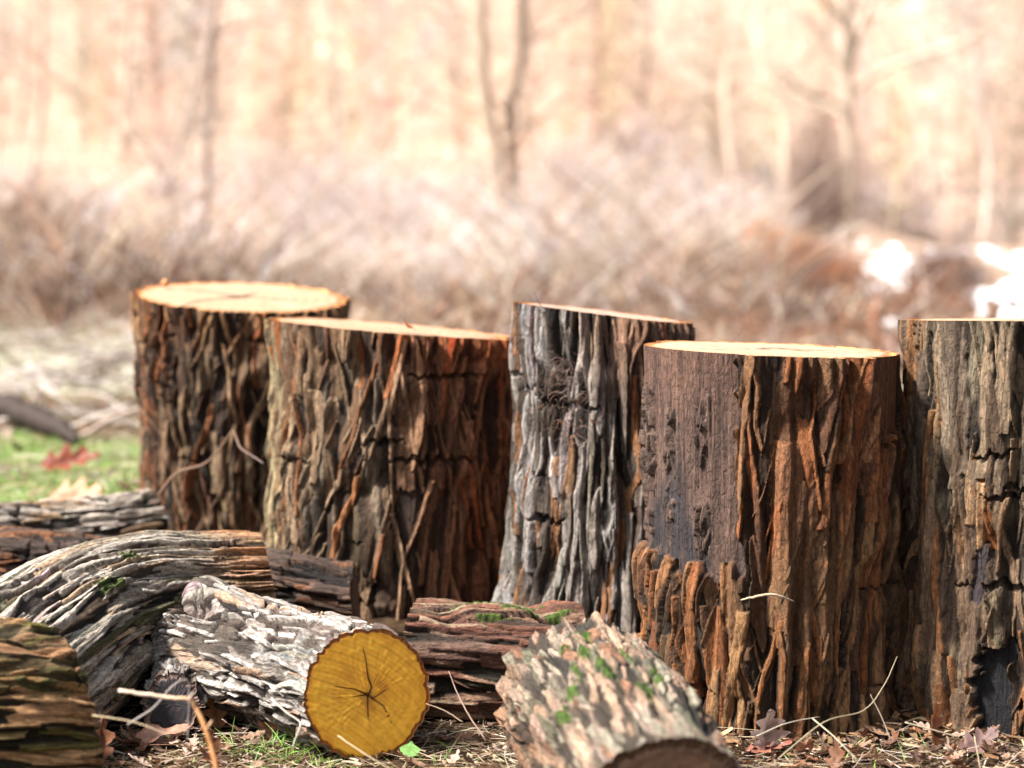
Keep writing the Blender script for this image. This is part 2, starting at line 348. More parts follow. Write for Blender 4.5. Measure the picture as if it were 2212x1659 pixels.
def build_log(name, label, cat, group, ctrl, vis, st, seed, tilt0=(0, 0), tilt1=(0, 0), face0=None, face1=None,
              rfun=None, edit=None, mat=None, bark_t=.016, fine=1.0, root=None, calm=0, calm1=0, facename=('cut_face', 'cut_face'), barkname='bark'):
    """ctrl rows = x, y, z, radius from end 0 to end 1; theta 0 looks along vis"""
    ctrl = np.asarray(ctrl, float)
    rough = catmull(ctrl, 200); seg = np.linalg.norm(np.diff(rough[:, :3], axis=0), axis=1); length = seg.sum()
    s = np.concatenate([[0], np.cumsum(seg)])
    Rm = ctrl[:, 3].max(); circ = 2 * math.pi * ctrl[:, 3].mean()
    S = bark_map(circ, length, st, seed, .00145 * fine, .0019 * fine)
    if edit: edit(S, circ, length)
    W, Hh = S['W'], S['H']
    vv = np.linspace(0, length, Hh)
    c4 = np.stack([np.interp(vv, s, rough[:, k]) for k in range(4)], 1)
    cen = c4[:, :3].copy(); 
    T, e1, e2 = frame(cen, vis)
    # columns: dense in front, sparse at the back (theta 0 in the middle column)
    idx = [i for i in range(W) if abs((i / W - .5) * 2) < .62 or i % 4 == 0]
    idx = A_(idx); th = (idx / W - .5) * 2 * math.pi
    if calm1: S['h'][:] = S['h'] * (1 - calm1 * sstep(length - .05, length, vv)[:, None])
    if calm: S['h'][:] = S['h'] * (1 - calm * sstep(.05, .0, vv)[:, None])
    hh = S['h'][:, idx]; cc = S['col'][:, idx]
    R = c4[:, 3][:, None] + hh
    if rfun is not None: R = R + rfun(th[None, :], (vv / length)[:, None])
    # bottom/top edges: keep relief
    off = R[..., None] * (np.cos(th)[None, :, None] * e1[:, None, :] + np.sin(th)[None, :, None] * e2[:, None, :])
    x = R * np.cos(th)[None, :]; y = R * np.sin(th)[None, :]
    v = vv / length
    reach = min(.5, 1.2 * Rm / length)
    w0 = np.clip(1 - v / reach, 0, 1)[:, None]; w1 = np.clip(1 - (1 - v) / reach, 0, 1)[:, None]
    sh = w0 * (tilt0[0] * x + tilt0[1] * y) + w1 * (tilt1[0] * x + tilt1[1] * y)
    pos = cen[:, None, :] + off + sh[..., None] * T[:, None, :]
    nc = len(idx)
    i = np.arange(Hh - 1)[:, None] * nc; j = np.arange(nc)[None, :]; j1 = (j + 1) % nc
    q = np.stack([i + j, i + j1, i + nc + j1, i + nc + j], -1).reshape(-1, 4)
    if root is None: root = thing(name, cen[0] - A_([0, 0, 0]), label, cat, group)
    part(barkname, pos.reshape(-1, 3), q, None, np.clip(cc.reshape(-1, 3), .003, .9), mat or M_BARK, root,
         gc=np.stack([np.broadcast_to(idx * S['du'] + seed * 3.1, hh.shape), np.broadcast_to(vv[:, None], hh.shape), hh * 1.0], -1).reshape(-1, 3))
    for end, fc in ((0, face0), (1, face1)):
        if fc is None: continue
        row = 0 if end == 0 else Hh - 1
        ring = pos[row]; cn = cen[row] ; nr = fc.get('nr', 46)
        # disc in local polar coordinates
        fr = np.linspace(0, 1, nr + 1)[1:] ** .8
        Rr = R[row]; innerf = 1 - (bark_t * fc.get('bt', 1.) + np.maximum(0, hh[row])) / Rr
        innerf = np.convolve(np.concatenate([innerf[-6:], innerf, innerf[:6]]), np.ones(13) / 13, 'valid')
        X = fr[:, None] * (Rr * np.cos(th))[None, :]; Y = fr[:, None] * (Rr * np.sin(th))[None, :]
        cface = fc['fun'](X, Y, fr[:, None] / innerf[None, :], th[None, :], fc)
        bk = sstep(.985, 1.01, fr[:, None] / innerf[None, :])[..., None]
        nb = vnoise(nc, nr, 160, 6, S['r'])[..., None]
        bcol = A_(fc.get('barkc', (.30, .12, .04))) * (.35 + 1.1 * nb)
        cface = cface * (1 - bk) + bcol * bk
        pv = cn[None, None, :] + fr[:, None, None] * (ring - cn)[None, :, :]
        sgn = -1 if end == 0 else 1
        dz = (vnoise(nc, nr, 60, 8, S['r']) - .5) * .0012 * (1 - bk[..., 0]) - bk[..., 0] * .006 * nb[..., 0] * (fr[:, None] < .999)
        dz = dz - fc.get('_dep', np.zeros_like(dz)) if '_dep' in fc and np.shape(fc['_dep']) == dz.shape else dz
        pv = pv + (sgn * dz)[..., None] * T[row][None, None, :]
        pv = np.vstack([pv.reshape(-1, 3), cn[None, :]]); cv = np.vstack([cface.reshape(-1, 3), cface[0].mean(0)[None, :]])
        i = np.arange(nr - 1)[:, None] * nc
        q2 = np.stack([i + j, i + nc + j, i + nc + j1, i + j1], -1).reshape(-1, 4)
        jj = np.arange(nc); t2 = np.stack([np.full(nc, nr * nc), jj, (jj + 1) % nc], -1)
        if end == 0: q2 = q2[:, ::-1]; t2 = t2[:, ::-1]
        part(facename[end], pv, q2, t2, np.clip(cv, .004, .95), fc.get('mat', M_WOOD), root)
    return root, S

def seg_dist(X, Y, poly):
    d = np.full(X.shape, 9.); tt = np.zeros(X.shape)
    n = len(poly)
    for k in range(n - 1):
        a = A_(poly[k]); b = A_(poly[k + 1]); ab = b - a; L2 = (ab ** 2).sum()
        t = np.clip(((X - a[0]) * ab[0] + (Y - a[1]) * ab[1]) / L2, 0, 1)
        dd = np.hypot(X - a[0] - t * ab[0], Y - a[1] - t * ab[1])
        m = dd < d; d = np.where(m, dd, d); tt = np.where(m, (k + t) / (n - 1), tt)
    return d, tt
def wood_face(X, Y, f, th, fc):
    r_ = np.random.default_rng(fc.get('seed', 1))
    c1 = A_(fc['c1']); c2 = A_(fc['c2']); n = fc.get('rings', 26)
    lobes = 0
    for k in range(2, 7): lobes = lobes + r_.normal(0, .018) * np.cos(k * th + r_.uniform(0, 6))
    rr = f * (1 + lobes * (1 - .3 * f))
    rv = .5 + .5 * np.sin(rr * n * 2 * math.pi + np.sin(rr * 9) * 1.5)
    rv2 = .5 + .5 * np.sin(rr * n * .37 * 2 * math.pi + 1)
    ra = .5 + .5 * np.sin(th * 90 + 6 * np.sin(th * 7) + 3 * f)
    big_ = .5 + .5 * np.sin(X * 23 + 2 * np.sin(Y * 31)) * np.cos(Y * 19 + X * 11)
    m = np.clip(.25 * big_ + .5 * rv ** 3 * fc.get('ringamt', .6) + .3 * rv2 + .12 * ra * f, 0, 1)[..., None]
    c = c1 * (1 - m) + c2 * m
    # saw marks: faint slanting bands
    a = fc.get('saw', .6); sx = X * math.cos(a) + Y * math.sin(a) + .25 * (X * math.sin(a) - Y * math.cos(a)) ** 2 * 8
    sb = np.sin(sx * 900) * .5 + np.sin(sx * 377 + 2) * .5
    c = c * (1 + .17 * sb[..., None])
    if 'spots' in fc:
        for _ in range(fc['spots']):
            x0, y0 = r_.normal(0, fc['R'] * .5, 2); s0 = r_.uniform(.004, .02)
            g = np.exp(-((X - x0) ** 2 + ((Y - y0) * 1.7) ** 2) / s0 ** 2)[..., None] * r_.uniform(.2, .7); c = c * (1 - g) + A_(fc.get('spotc', c2 * .5)) * g
    dep = np.zeros(X.shape)
    for poly, wd in fc.get('cracks', []):
        d, tt = seg_dist(X, Y, poly)
        wdt = wd * (1 - tt * .8)
        k = np.exp(-(d / wdt) ** 2); halo = np.exp(-(d / (wdt * 4)) ** 2) * .35
        kk = np.clip(k + halo, 0, 1)[..., None]
        c = c * (1 - kk) + A_(fc.get('crackc', (.03, .015, .008))) * kk; dep = dep + k * .003
    fc['_dep'] = dep
    # darker ring next to the bark
    e = sstep(.93, 1.0, f)[..., None] * fc.get('rim', .5); c = c * (1 - e) + c2 * .8 * e
    return c

# ---------------------------------------------------------------- palettes and bark styles
GB = lambda k=1.: tuple(A_([.20, .150, .105]) * k)
def layers_stump(slp=-.16, extra=1.0):
    return [
        # density/m2, width, length, height, thickness, modes, slope, palette, edge colour, tilt
        (80, (.024, .05), (.12, .34), (-.006, -.001), (.002, .005), (1, 1, 0), .04, 'pal', (.05, .03, .02), .10),
        (130 * extra, (.014, .030), (.10, .30), (-.004, .002), (.003, .006), (1, 0, 2, 3), slp * .5, 'pal', (.05, .03, .02), .2),
        (140 * extra, (.007, .017), (.08, .28), (-.001, .005), (.004, .007), (0, 2, 3, 1), slp, 'pal2', (.07, .04, .02), .3),
        (110 * extra, (.008, .017), (.10, .28), (-.001, .003), (.005, .008), (0, 2, 3, 1), -.26, 'pal2', (.06, .035, .02), .25),
        (260 * extra, (.003, .008), (.02, .11), (-.002, .005), (.002, .004), (0, 2, 3), slp * 1.6, 'pal2', None, .4),
    ]
BROWN = dict(tone=.96, btone=.50, rope=.011, cmax=.2, base=(.085, .05, .03), base2=(.04, .024, .016), depth=.025, fur=(.03, .17), cracks=20,
    pal=[(4, (.17, .115, .072)), (3, (.13, .085, .055)), (2, (.22, .17, .12)), (1, (.26, .10, .04))],
    pal2=[(4, (.24, .17, .11)), (2, (.32, .25, .18)), (2, (.28, .12, .05)), (2, (.11, .06, .04))], layers=layers_stump())
def vary(src_, **kw):
    d = dict(src_); d.update(kw); return d

def recolor(S, fn):
    """fn(u in -pi..pi, v metres from end 0) -> multiplicative tint (H, W, 3)"""
    th = (np.arange(S['W']) / S['W'] - .5) * 2 * math.pi; v = np.arange(S['H']) * S['dv']
    S['col'][:] = S['col'] * fn(th[None, :], v[:, None])
def bare(S, mask, depth, cfun, soft=.0):
    """removes the bark where mask: smooth fibrous wood, colour from cfun(fibre)"""
    W, Hh = S['W'], S['H']; r = S['r']
    circ = W * S['du']; L = Hh * S['dv']
    fw = .6 * vnoise(W, Hh, circ / .004, L / .09, r) + .4 * fbm(W, Hh, circ / .012, L / .05, r, 3)
    S['h'][mask] = (S['low'] * .6 - depth + (fw - .5) * .0035)[mask]
    cm = cfun(fw, fbm(W, Hh, circ / .05, L / .16, r, 3))
    S['col'][mask] = cm[mask]
def moss(S, spots, colr=(.08, .15, .02)):
    r = S['r']; W, Hh = S['W'], S['H']; circ = W * S['du']; L = Hh * S['dv']
    n = fbm(W, Hh, circ / .01, L / .01, r, 3); uu = (np.arange(W) / W - .5) * circ; v = np.arange(Hh) * S['dv']
    f = np.zeros((Hh, W))
    for (u0, v0, su, sv, a) in spots:
        f = np.maximum(f, a * np.exp(-((uu[None, :] - u0) / su) ** 2 - ((v[:, None] - v0) / sv) ** 2))
    m = sstep(.52, .68, f * .55 + n * .55)
    S['h'] += m * (.002 + .004 * vnoise(W, Hh, circ / .004, L / .004, r))
    cc = A_(colr) * (.5 + 1.1 * vnoise(W, Hh, circ / .005, L / .005, r))[..., None]
    S['col'][:] = S['col'] * (1 - m[..., None]) + cc * m[..., None]

STUMPS = 'upright cut logs standing in a row'
PALE = dict(fun=wood_face, c1=(.40, .295, .195), c2=(.21, .11, .05), rings=24, barkc=(.42, .17, .05), nr=60)

def stump(label, px, d, R_, tl, tr, mid, st, seed, base_k=1.0, top_k=1.0, prof=None, edit=None, face=None, rfun=None, tiltf=0.0, lean=0.0, fine=1.0, zb=None, bark_t=.016):
    """tl/tr: photo heights of the left and right ends of the top; tiltf: top leaning towards the camera"""
    c = P(px, mid, d); zt = c[2]; z0 = float(zg(c[0], d - R_ * 1.1)) - .04 if zb is None else zb
    zl, zr = P(px, tl, d)[2], P(px, tr, d)[2]
    n = 7; ctrl = []
    for k in range(n):
        f = k / (n - 1); rk = R_ * (base_k + (top_k - base_k) * f) * (prof(f) if prof else 1)
        ctrl.append((c[0] + lean * (f - 1), d, z0 + (zt - z0) * f, rk))
    tx = (zr - zl) / (2 * R_)
    # local x (theta 0) looks to the camera, local y to the right
    return build_log('log_stump', label, 'log', STUMPS, ctrl, (0, -1, 0), st, seed, (0, 0), (-tiltf, tx), None, face or dict(PALE), rfun, edit, fine=fine, bark_t=bark_t)

# stump 1: far left
st1 = vary(BROWN, rope=.013, ropec=(.27, .185, .115), ropef=(.06, .24), wob=.012, slope=.2, base=(.07, .042, .026), base2=(.03, .018, .013),
    pal=[(4, (.13, .09, .06)), (3, (.09, .058, .04)), (1.5, (.22, .18, .13)), (.9, (.20, .09, .045))],
    pal2=[(4, (.27, .20, .135)), (2, (.32, .25, .17)), (2, (.27, .12, .055)), (2, (.10, .055, .035))], layers=layers_stump(-.22, .9))
f1 = dict(PALE, c1=(.41, .30, .205), c2=(.25, .135, .06), seed=3, cracks=[([(0, 0), (.10, -.08), (.2, -.11)], .004), ([(0, 0), (.03, .09), (.0, .13)], .0035), ([(0, 0), (-.06, -.10), (-.03, -.18)], .004), ([(0, 0), (-.1, .03)], .003), ([(0, 0), (.05, .15)], .003), ([(.01, -.01), (-.01, .012)], .009)], spots=14, spotc=(.22, .11, .05), R=.25)
def ed1(S, c, L):
    def tint(t, v):
        a = sstep(.05, .13, L - v) * 1.
        f = 1 - a[..., None]
        return (1 + f * A_([.30, .12, -.05])) * np.ones_like(t)[..., None]
    recolor(S, tint)
stump('thick brown upright log, with a round pale top and a crooked twig across it', 522, 4.75, .240, 632, 655, 640, st1, 11, .93, 1.0, face=f1, tiltf=.10, edit=ed1, lean=0.0)

# stump 2
st2 = vary(BROWN, rope=.010, ropec=(.27, .215, .15), ropef=(.055, .19), fur=(.036, .2), slope=.16, cracks=22,
    base=(.105, .07, .045), base2=(.05, .032, .022),
    pal=[(5, (.17, .125, .085)), (3, (.15, .10, .065)), (3, (.21, .175, .13)), (1, (.25, .10, .04))],
    pal2=[(4, (.24, .19, .135)), (2, (.30, .25, .19)), (2, (.25, .12, .055)), (1, (.11, .06, .04))], layers=layers_stump(-.2, .8))
def ed2(S, c, L):
    def tint(t, v):
        a = sstep(-.3, 1.1, t + 0 * v)[..., None]; top = sstep(.10, .0, L - v)[..., None]; gr = sstep(-.8, -1.3, t)[..., None]  # gr: grey-green sky light on the left edge, painted into the bark
        b = (1 - a) + a * A_([1.3, .72, .50])
        return b * (1 + top * A_([.5, .1, -.15]) * (.3 + a)) * (1 + gr * A_([.25, .45, .35]))
    recolor(S, tint)
stump('broad grey brown upright log with a rusty side and a top sloping down', 845, 4.15, .236, 690, 733, 708, st2, 12, 1.02, 1.0, edit=ed2, tiltf=-.012,
      face=dict(PALE, c1=(.40, .29, .195), c2=(.23, .11, .05), R=.24, seed=5, cracks=[([(.19, .05), (.17, .13)], .009), ([(.03, .2), (.06, .235)], .008)]))

# stump 3: silver grey, flared foot
st3 = vary(BROWN, warm=(1.03, .97, .93), rope=.012, ropec=(.56, .53, .50), ropef=(.040, .26), tone=.80, btone=.5, fur=(.03, .3), slope=.12, depth=.029, cracks=12, wob=.008, fc=.9,
    base=(.07, .055, .045), base2=(.035, .028, .022),
    pal=[(4, (.22, .19, .165)), (3, (.15, .12, .10)), (2, (.30, .27, .25)), (1, (.20, .10, .055))],
    pal2=[(5, (.40, .37, .35)), (3, (.28, .25, .22)), (2, (.30, .15, .07)), (2, (.09, .07, .055))],
    layers=[(90, (.022, .045), (.15, .4), (-.010, -.002), (.004, .008), (1, 0), .05, 'pal', None, .15),
            (330, (.012, .026), (.14, .42), (-.006, .006), (.005, .010), (0, 2, 3, 0, 1), .07, 'pal2', (.07, .04, .03), .25),
            (420, (.004, .011), (.05, .2), (-.004, .006), (.003, .006), (0, 2, 3), -.16, 'pal2', None, .35)], pw=2.5)
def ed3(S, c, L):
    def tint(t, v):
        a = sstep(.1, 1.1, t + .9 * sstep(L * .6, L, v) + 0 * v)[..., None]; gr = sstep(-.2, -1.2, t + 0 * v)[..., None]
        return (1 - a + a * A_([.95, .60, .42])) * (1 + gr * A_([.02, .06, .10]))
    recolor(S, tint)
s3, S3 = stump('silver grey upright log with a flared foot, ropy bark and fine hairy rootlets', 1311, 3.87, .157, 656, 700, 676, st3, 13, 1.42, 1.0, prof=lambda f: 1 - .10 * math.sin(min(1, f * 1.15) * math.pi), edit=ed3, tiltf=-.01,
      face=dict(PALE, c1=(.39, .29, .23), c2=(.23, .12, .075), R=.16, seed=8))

# stump 4: bare patch on its left
st4 = vary(BROWN, rope=.008, ropec=(.30, .15, .07), ropef=(.045, .28), tone=.92, warm=(1.20, .92, .74), fur=(.034, .24), slope=.10, depth=.029, cracks=18,
    base=(.095, .055, .03), base2=(.045, .026, .017),
    pal=[(4, (.17, .095, .052)), (3, (.13, .085, .05)), (2, (.20, .15, .10)), (2, (.24, .10, .04))],
    pal2=[(4, (.26, .12, .052)), (3, (.24, .15, .085)), (1.5, (.32, .19, .10)), (2, (.11, .06, .035))],
    layers=[(110, (.028, .05), (.14, .4), (-.010, .0), (.004, .008), (1, 1, 0), .05, 'pal', None, .12),
            (170, (.013, .026), (.10, .34), (-.003, .004), (.005, .008), (1, 0, 2, 3), -.14, 'pal2', (.06, .035, .02), .25),
            (260, (.006, .014), (.06, .24), (-.003, .006), (.003, .006), (0, 2, 3, 1), -.15, 'pal2', None, .3),
            (300, (.003, .007), (.03, .10), (-.004, .006), (.002, .004), (0, 2, 3), -.35, 'pal', None, .4)])
def ed4(S, c, L):
    W, Hh = S['W'], S['H']
    th = ((np.arange(W) / W - .5) * 2 * math.pi)[None, :]; v = (np.arange(Hh) * S['dv'])[:, None]
    j = (S['jag'] - .5)
    def tint(t, v):
        g = sstep(.42, .30, v - .10 * t)[..., None]; lf = sstep(-.2, -.9, t + 0 * v)[..., None]
        return (1 - g * .75) + g * .75 * A_([.85, 1.05, 1.1]) * (1 + .15 * lf)
    recolor(S, tint)
    m = (th + j * .12 < -.36 - .10 * np.sin(v * 14) * .3) & (th > -2.2) & (v + j * .03 > L * .475 + .012 * np.sign(np.sin(th * 24)))
    def cf(fw, big):
        a = sstep(.35, .62, big)[..., None]; k = sstep(.5, .72, fbm(W, Hh, 30, 5, S['r'], 3))[..., None]
        c0 = A_([.040, .034, .038]) * (1 - a) + A_([.115, .070, .055]) * a
        c0 = c0 * (1 - k * .6) + A_([.17, .105, .08]) * k * .6
        tp = (sstep(L - .16, L - .02, v) + 0 * th)[..., None]
        c0 = c0 * (1 - tp * .8) + A_([.16, .085, .06]) * tp * .8
        return c0 * (.35 + 1.3 * fw[..., None])
    bare(S, m, .008, cf)
    # small scales on the bare wood
    sel = S['jag'] * 1.0
    h0 = S['h'].copy()
    for _ in range(240):
        t0 = S['r'].uniform(-1.9, -.42); v0 = S['r'].uniform(L * .5, L * .9)
        stamp(S, (t0 / 2 / math.pi + .5) * c, v0, S['r'].uniform(.01, .05), S['r'].uniform(.003, .010), S['r'].normal(0, .2), -.001 + .002, -.0075, .002, .2, A_([.14, .09, .07]) * S['r'].uniform(.4, 1.3), int(S['r'].choice([0, 2, 3])))
    m2 = (th > .78) & (th < 1.35) & (v + j * .05 > L * .80)
    bare(S, m2, .008, lambda fw, big: A_([.17, .07, .035]) * (.4 + 1.2 * fw[..., None]))
stump('widest reddish upright log with a smooth bare barkless patch and flat pale top', 1664, 3.43, .215, 750, 770, 754, st4, 14, .925, 1.0, edit=ed4, tiltf=-.006,
      face=dict(PALE, c1=(.41, .325, .23), c2=(.26, .145, .075), R=.22, seed=9, spots=16, spotc=(.22, .12, .06), cracks=[([(-.05, .01), (.04, .06), (.06, .13)], .005), ([(-.03, 0), (.01, -.02)], .006), ([(0, .04), (-.02, .16)], .004), ([(0, 0), (.08, -.11)], .004)]))

# stump 5: right edge
st5 = vary(st4, tone=.9, rope=.007, ropec=(.30, .23, .14), fur=(.03, .22), base=(.075, .055, .038), base2=(.04, .03, .022), depth=.02, cracks=26,
    pal=[(4, (.17, .14, .105)), (3, (.12, .10, .08)), (2, (.23, .20, .16)), (2, (.25, .115, .045))],
    pal2=[(2, (.26, .145, .07)), (4, (.23, .19, .14)), (1.5, (.33, .24, .15)), (2, (.11, .08, .055))])
def ed5(S, c, L):
    W, Hh = S['W'], S['H']
    th = ((np.arange(W) / W - .5) * 2 * math.pi)[None, :]; v = (np.arange(Hh) * S['dv'])[:, None]
    def tint(t, v):
        g = sstep(.34, .50, v + 0 * t)[..., None]; return (1 - g * .6) + g * .6 * A_([.95, 1.15, 1.3])
    recolor(S, tint)
    j = S['jag'] - .5
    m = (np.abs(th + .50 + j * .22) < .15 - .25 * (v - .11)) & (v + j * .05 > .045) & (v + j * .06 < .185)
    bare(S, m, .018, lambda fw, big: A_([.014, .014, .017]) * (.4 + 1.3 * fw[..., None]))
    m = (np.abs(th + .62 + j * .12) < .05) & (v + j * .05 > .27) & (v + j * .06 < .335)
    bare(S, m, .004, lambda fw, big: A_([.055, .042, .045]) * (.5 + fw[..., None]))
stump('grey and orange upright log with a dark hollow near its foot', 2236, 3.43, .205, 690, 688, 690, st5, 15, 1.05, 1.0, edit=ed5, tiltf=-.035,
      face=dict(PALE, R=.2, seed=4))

# ---------------------------------------------------------------- lying logs
def lie(name_label, ctrl, vis, st, seed, **kw):
    return build_log('log', name_label, 'log', 'cut logs lying on the ground in front', ctrl, vis, st, seed, mat=M_BARKH, **kw)
def row(px, py, d, r): p = P(px, py, d); return (p[0], p[1], p[2], r)
CUTD = dict(fun=wood_face, c1=(.34, .19, .09), c2=(.2, .10, .05), rings=14, barkc=(.12, .06, .03), nr=30)
GREYL = vary(BROWN, btone=.66, warm=(1.02, .98, .94), rope=0, cmax=.1, dens=1.7, tone=1.1, fur=(.024, .12), depth=.014, cracks=55, slope=.05, wob=.004, fc=.8,
    base=(.06, .05, .042), base2=(.028, .022, .018),
    pal=[(5, (.40, .36, .32)), (2, (.28, .24, .20)), (2, (.42, .30, .20)), (1, (.18, .13, .09))],
    pal2=[(5, (.48, .44, .40)), (2, (.40, .27, .17)), (2, (.30, .27, .23)), (1, (.13, .10, .08))],
    layers=[(170, (.016, .034), (.06, .18), (-.005, .002), (.004, .007), (1, 1, 0), .05, 'pal', (.10, .07, .05), .15),
            (520, (.009, .018), (.04, .13), (-.002, .005), (.003, .006), (1, 0, 2, 3), .06, 'pal2', (.12, .07, .04), .25),
            (420, (.004, .009), (.02, .08), (-.002, .005), (.002, .004), (0, 2, 3, 1), .12, 'pal2', None, .3)])
# A: pale log at the back left
lie('slim pale grey lying log, its rough end against the leftmost upright log',
    [row(-330, 1155, 4.22, .058), row(-100, 1148, 4.28, .058), row(120, 1145, 4.34, .060), row(250, 1137, 4.36, .062), row(338, 1122, 4.40, .060)],
    (0, -.75, .65), GREYL, 21, face1=dict(CUTD), face0=dict(CUTD), tilt1=(.0, .2))
# G: dark log
DARKL = vary(GREYL, tone=.9, base=(.03, .02, .016), base2=(.018, .012, .011),
    pal=[(5, (.055, .038, .032)), (2, (.08, .05, .045)), (1, (.14, .06, .035))],
    pal2=[(5, (.075, .05, .042)), (2, (.12, .075, .06)), (1.2, (.24, .10, .045))])
lie('dark brown lying log half hidden behind the curved log, its splintered end showing',
    [row(-330, 1200, 4.05, .055), row(100, 1218, 3.98, .056), row(450, 1240, 3.88, .056), row(640, 1268, 3.79, .055), row(768, 1290, 3.76, .052)],
    (0, -.75, .65), vary(DARKL, low=.02), 22, face1=dict(CUTD, c1=(.10, .05, .03), c2=(.05, .03, .02)), face0=dict(CUTD), tilt1=(.0, .3))
# B: big curved log
CURV = vary(GREYL, tone=1.2, fur=(.020, .30), depth=.018, cracks=14, wob=.006,
    pal=[(5, (.38, .34, .29)), (3, (.27, .23, .19)), (1.5, (.38, .28, .19)), (1, (.12, .09, .06))],
    pal2=[(6, (.48, .44, .39)), (1.5, (.42, .31, .21)), (2, (.26, .23, .19)), (1, (.10, .10, .05))],
    layers=[(90, (.016, .03), (.12, .35), (-.006, .0), (.004, .007), (0, 1, 0), .03, 'pal', (.08, .055, .04), .2),
            (420, (.007, .014), (.10, .34), (-.002, .006), (.004, .007), (0, 2, 3, 0), .04, 'pal2', (.07, .05, .035), .3),
            (380, (.003, .007), (.04, .16), (-.003, .004), (.002, .004), (0, 2, 3), .07, 'pal2', None, .3)], pw=2.5)
def edB(S, c, L):
    def tint(t, v):
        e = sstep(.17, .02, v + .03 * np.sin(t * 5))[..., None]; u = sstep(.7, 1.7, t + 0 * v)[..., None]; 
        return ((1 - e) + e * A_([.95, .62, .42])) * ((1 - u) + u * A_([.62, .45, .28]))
    recolor(S, tint)
    moss(S, [(-.05, .42, .02, .05, .95), (.0, .30, .015, .05, .8)], (.07, .10, .02))
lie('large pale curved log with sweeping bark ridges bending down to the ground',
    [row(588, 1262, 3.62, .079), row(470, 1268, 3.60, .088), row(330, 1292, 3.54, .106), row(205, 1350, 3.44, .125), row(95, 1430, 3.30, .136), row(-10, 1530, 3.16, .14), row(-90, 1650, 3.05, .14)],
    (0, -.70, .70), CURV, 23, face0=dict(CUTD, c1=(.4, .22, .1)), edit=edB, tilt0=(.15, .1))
# D: greenish log at lower left
OLIVE = vary(GREYL, warm=(1.15, .95, .80), tone=1.5, btone=1.2, depth=.02, fur=(.024, .14), cracks=60, base=(.07, .055, .022), base2=(.035, .028, .012),
    pal=[(5, (.27, .18, .10)), (2, (.17, .14, .06)), (2, (.28, .19, .10)), (1, (.11, .11, .035))],
    pal2=[(4, (.30, .21, .11)), (3, (.22, .18, .08)), (2, (.33, .20, .10)), (2, (.10, .10, .03))],
    layers=[(90, (.016, .03), (.08, .2), (-.004, .001), (.002, .004), (1, 1, 0), .08, 'pal', (.06, .045, .02), .2),
            (240, (.010, .018), (.05, .16), (-.002, .004), (.002, .005), (1, 0, 2, 3), -.10, 'pal2', (.08, .05, .02), .3),
            (380, (.004, .009), (.02, .07), (-.002, .005), (.0015, .003), (0, 2, 3, 1), .15, 'pal2', None, .3)], pw=2.6, rope=.006, ropef=(.034, .13), ropec=(.27, .185, .10))
lie('moss tinged olive brown log at the lower left corner with deep rough ridges',
    [row(-470, 1560, 2.80, .128), row(-200, 1553, 2.85, .130), row(0, 1548, 2.90, .130), row(118, 1556, 2.95, .127)],
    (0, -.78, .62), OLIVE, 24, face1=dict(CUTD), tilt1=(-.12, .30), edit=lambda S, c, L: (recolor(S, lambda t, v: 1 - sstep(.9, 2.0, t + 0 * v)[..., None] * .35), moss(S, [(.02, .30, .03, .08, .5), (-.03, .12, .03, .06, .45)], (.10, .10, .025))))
# E: red brown mossy log behind
REDL = vary(GREYL, tone=1.2, fur=(.03, .3), depth=.02, cracks=14, base=(.04, .035, .022), base2=(.03, .018, .014),
    pal=[(4, (.11, .05, .034)), (3, (.07, .04, .03)), (2, (.16, .10, .07))],
    pal2=[(5, (.15, .065, .043)), (3, (.21, .125, .085)), (2, (.12, .06, .045)), (1, (.30, .22, .15))],
    layers=[(70, (.022, .04), (.14, .3), (-.004, .002), (.005, .009), (0, 1), .05, 'pal', (.05, .03, .02), .2),
            (330, (.010, .02), (.10, .28), (-.002, .006), (.005, .009), (0, 2, 3, 1), .07, 'pal2', (.06, .03, .02), .3),
            (300, (.004, .008), (.03, .12), (-.002, .005), (.002, .004), (0, 2, 3), .1, 'pal2', None, .3)], pw=2.5)
def edE(S, c, L):
    moss(S, [(-.075, .14, .008, .05, 1), (-.05, .20, .007, .04, .95), (-.062, .09, .008, .05, .85), (-.05, .26, .009, .035, .85), (-.03, .16, .006, .06, .8), (-.085, .22, .008, .06, .8)], (.06, .10, .012))
lie('dark red brown log with green moss in its furrows behind the yellow ended log',
    [row(872, 1424, 3.42, .090), row(990, 1430, 3.42, .092), row(1110, 1436, 3.41, .091), row(1262, 1444, 3.40, .089)],
    (0, -.80, .60), REDL, 25, face0=dict(CUTD), face1=dict(CUTD), edit=edE, tilt0=(.0, -.15), tilt1=(.1, .2))
# C: yellow ended log with a knotty far end
SILV = vary(GREYL, cracks=90, tone=1.0, btone=2.2, rope=.006, ropef=(.03, .14), ropec=(.46, .43, .41), depth=.012,
    pal=[(5, (.44, .41, .39)), (2, (.30, .27, .25)), (2, (.36, .27, .21)), (1, (.14, .11, .09))],
    pal2=[(6, (.58, .56, .54)), (2, (.46, .31, .22)), (2, (.32, .29, .27)), (1.5, (.14, .11, .10))],
    layers=[(170, (.014, .028), (.06, .2), (-.003, .001), (.002, .004), (1, 0, 1), .08, 'pal', (.08, .06, .05), .15),
            (330, (.007, .015), (.04, .15), (-.001, .003), (.0015, .0035), (1, 1, 0, 2, 3), .10, 'pal2', (.16, .12, .10), .3),
            (620, (.003, .008), (.012, .05), (-.001, .004), (.0015, .003), (0, 2, 3, 1), .2, 'pal2', None, .4)], pw=4, jag=1.1)
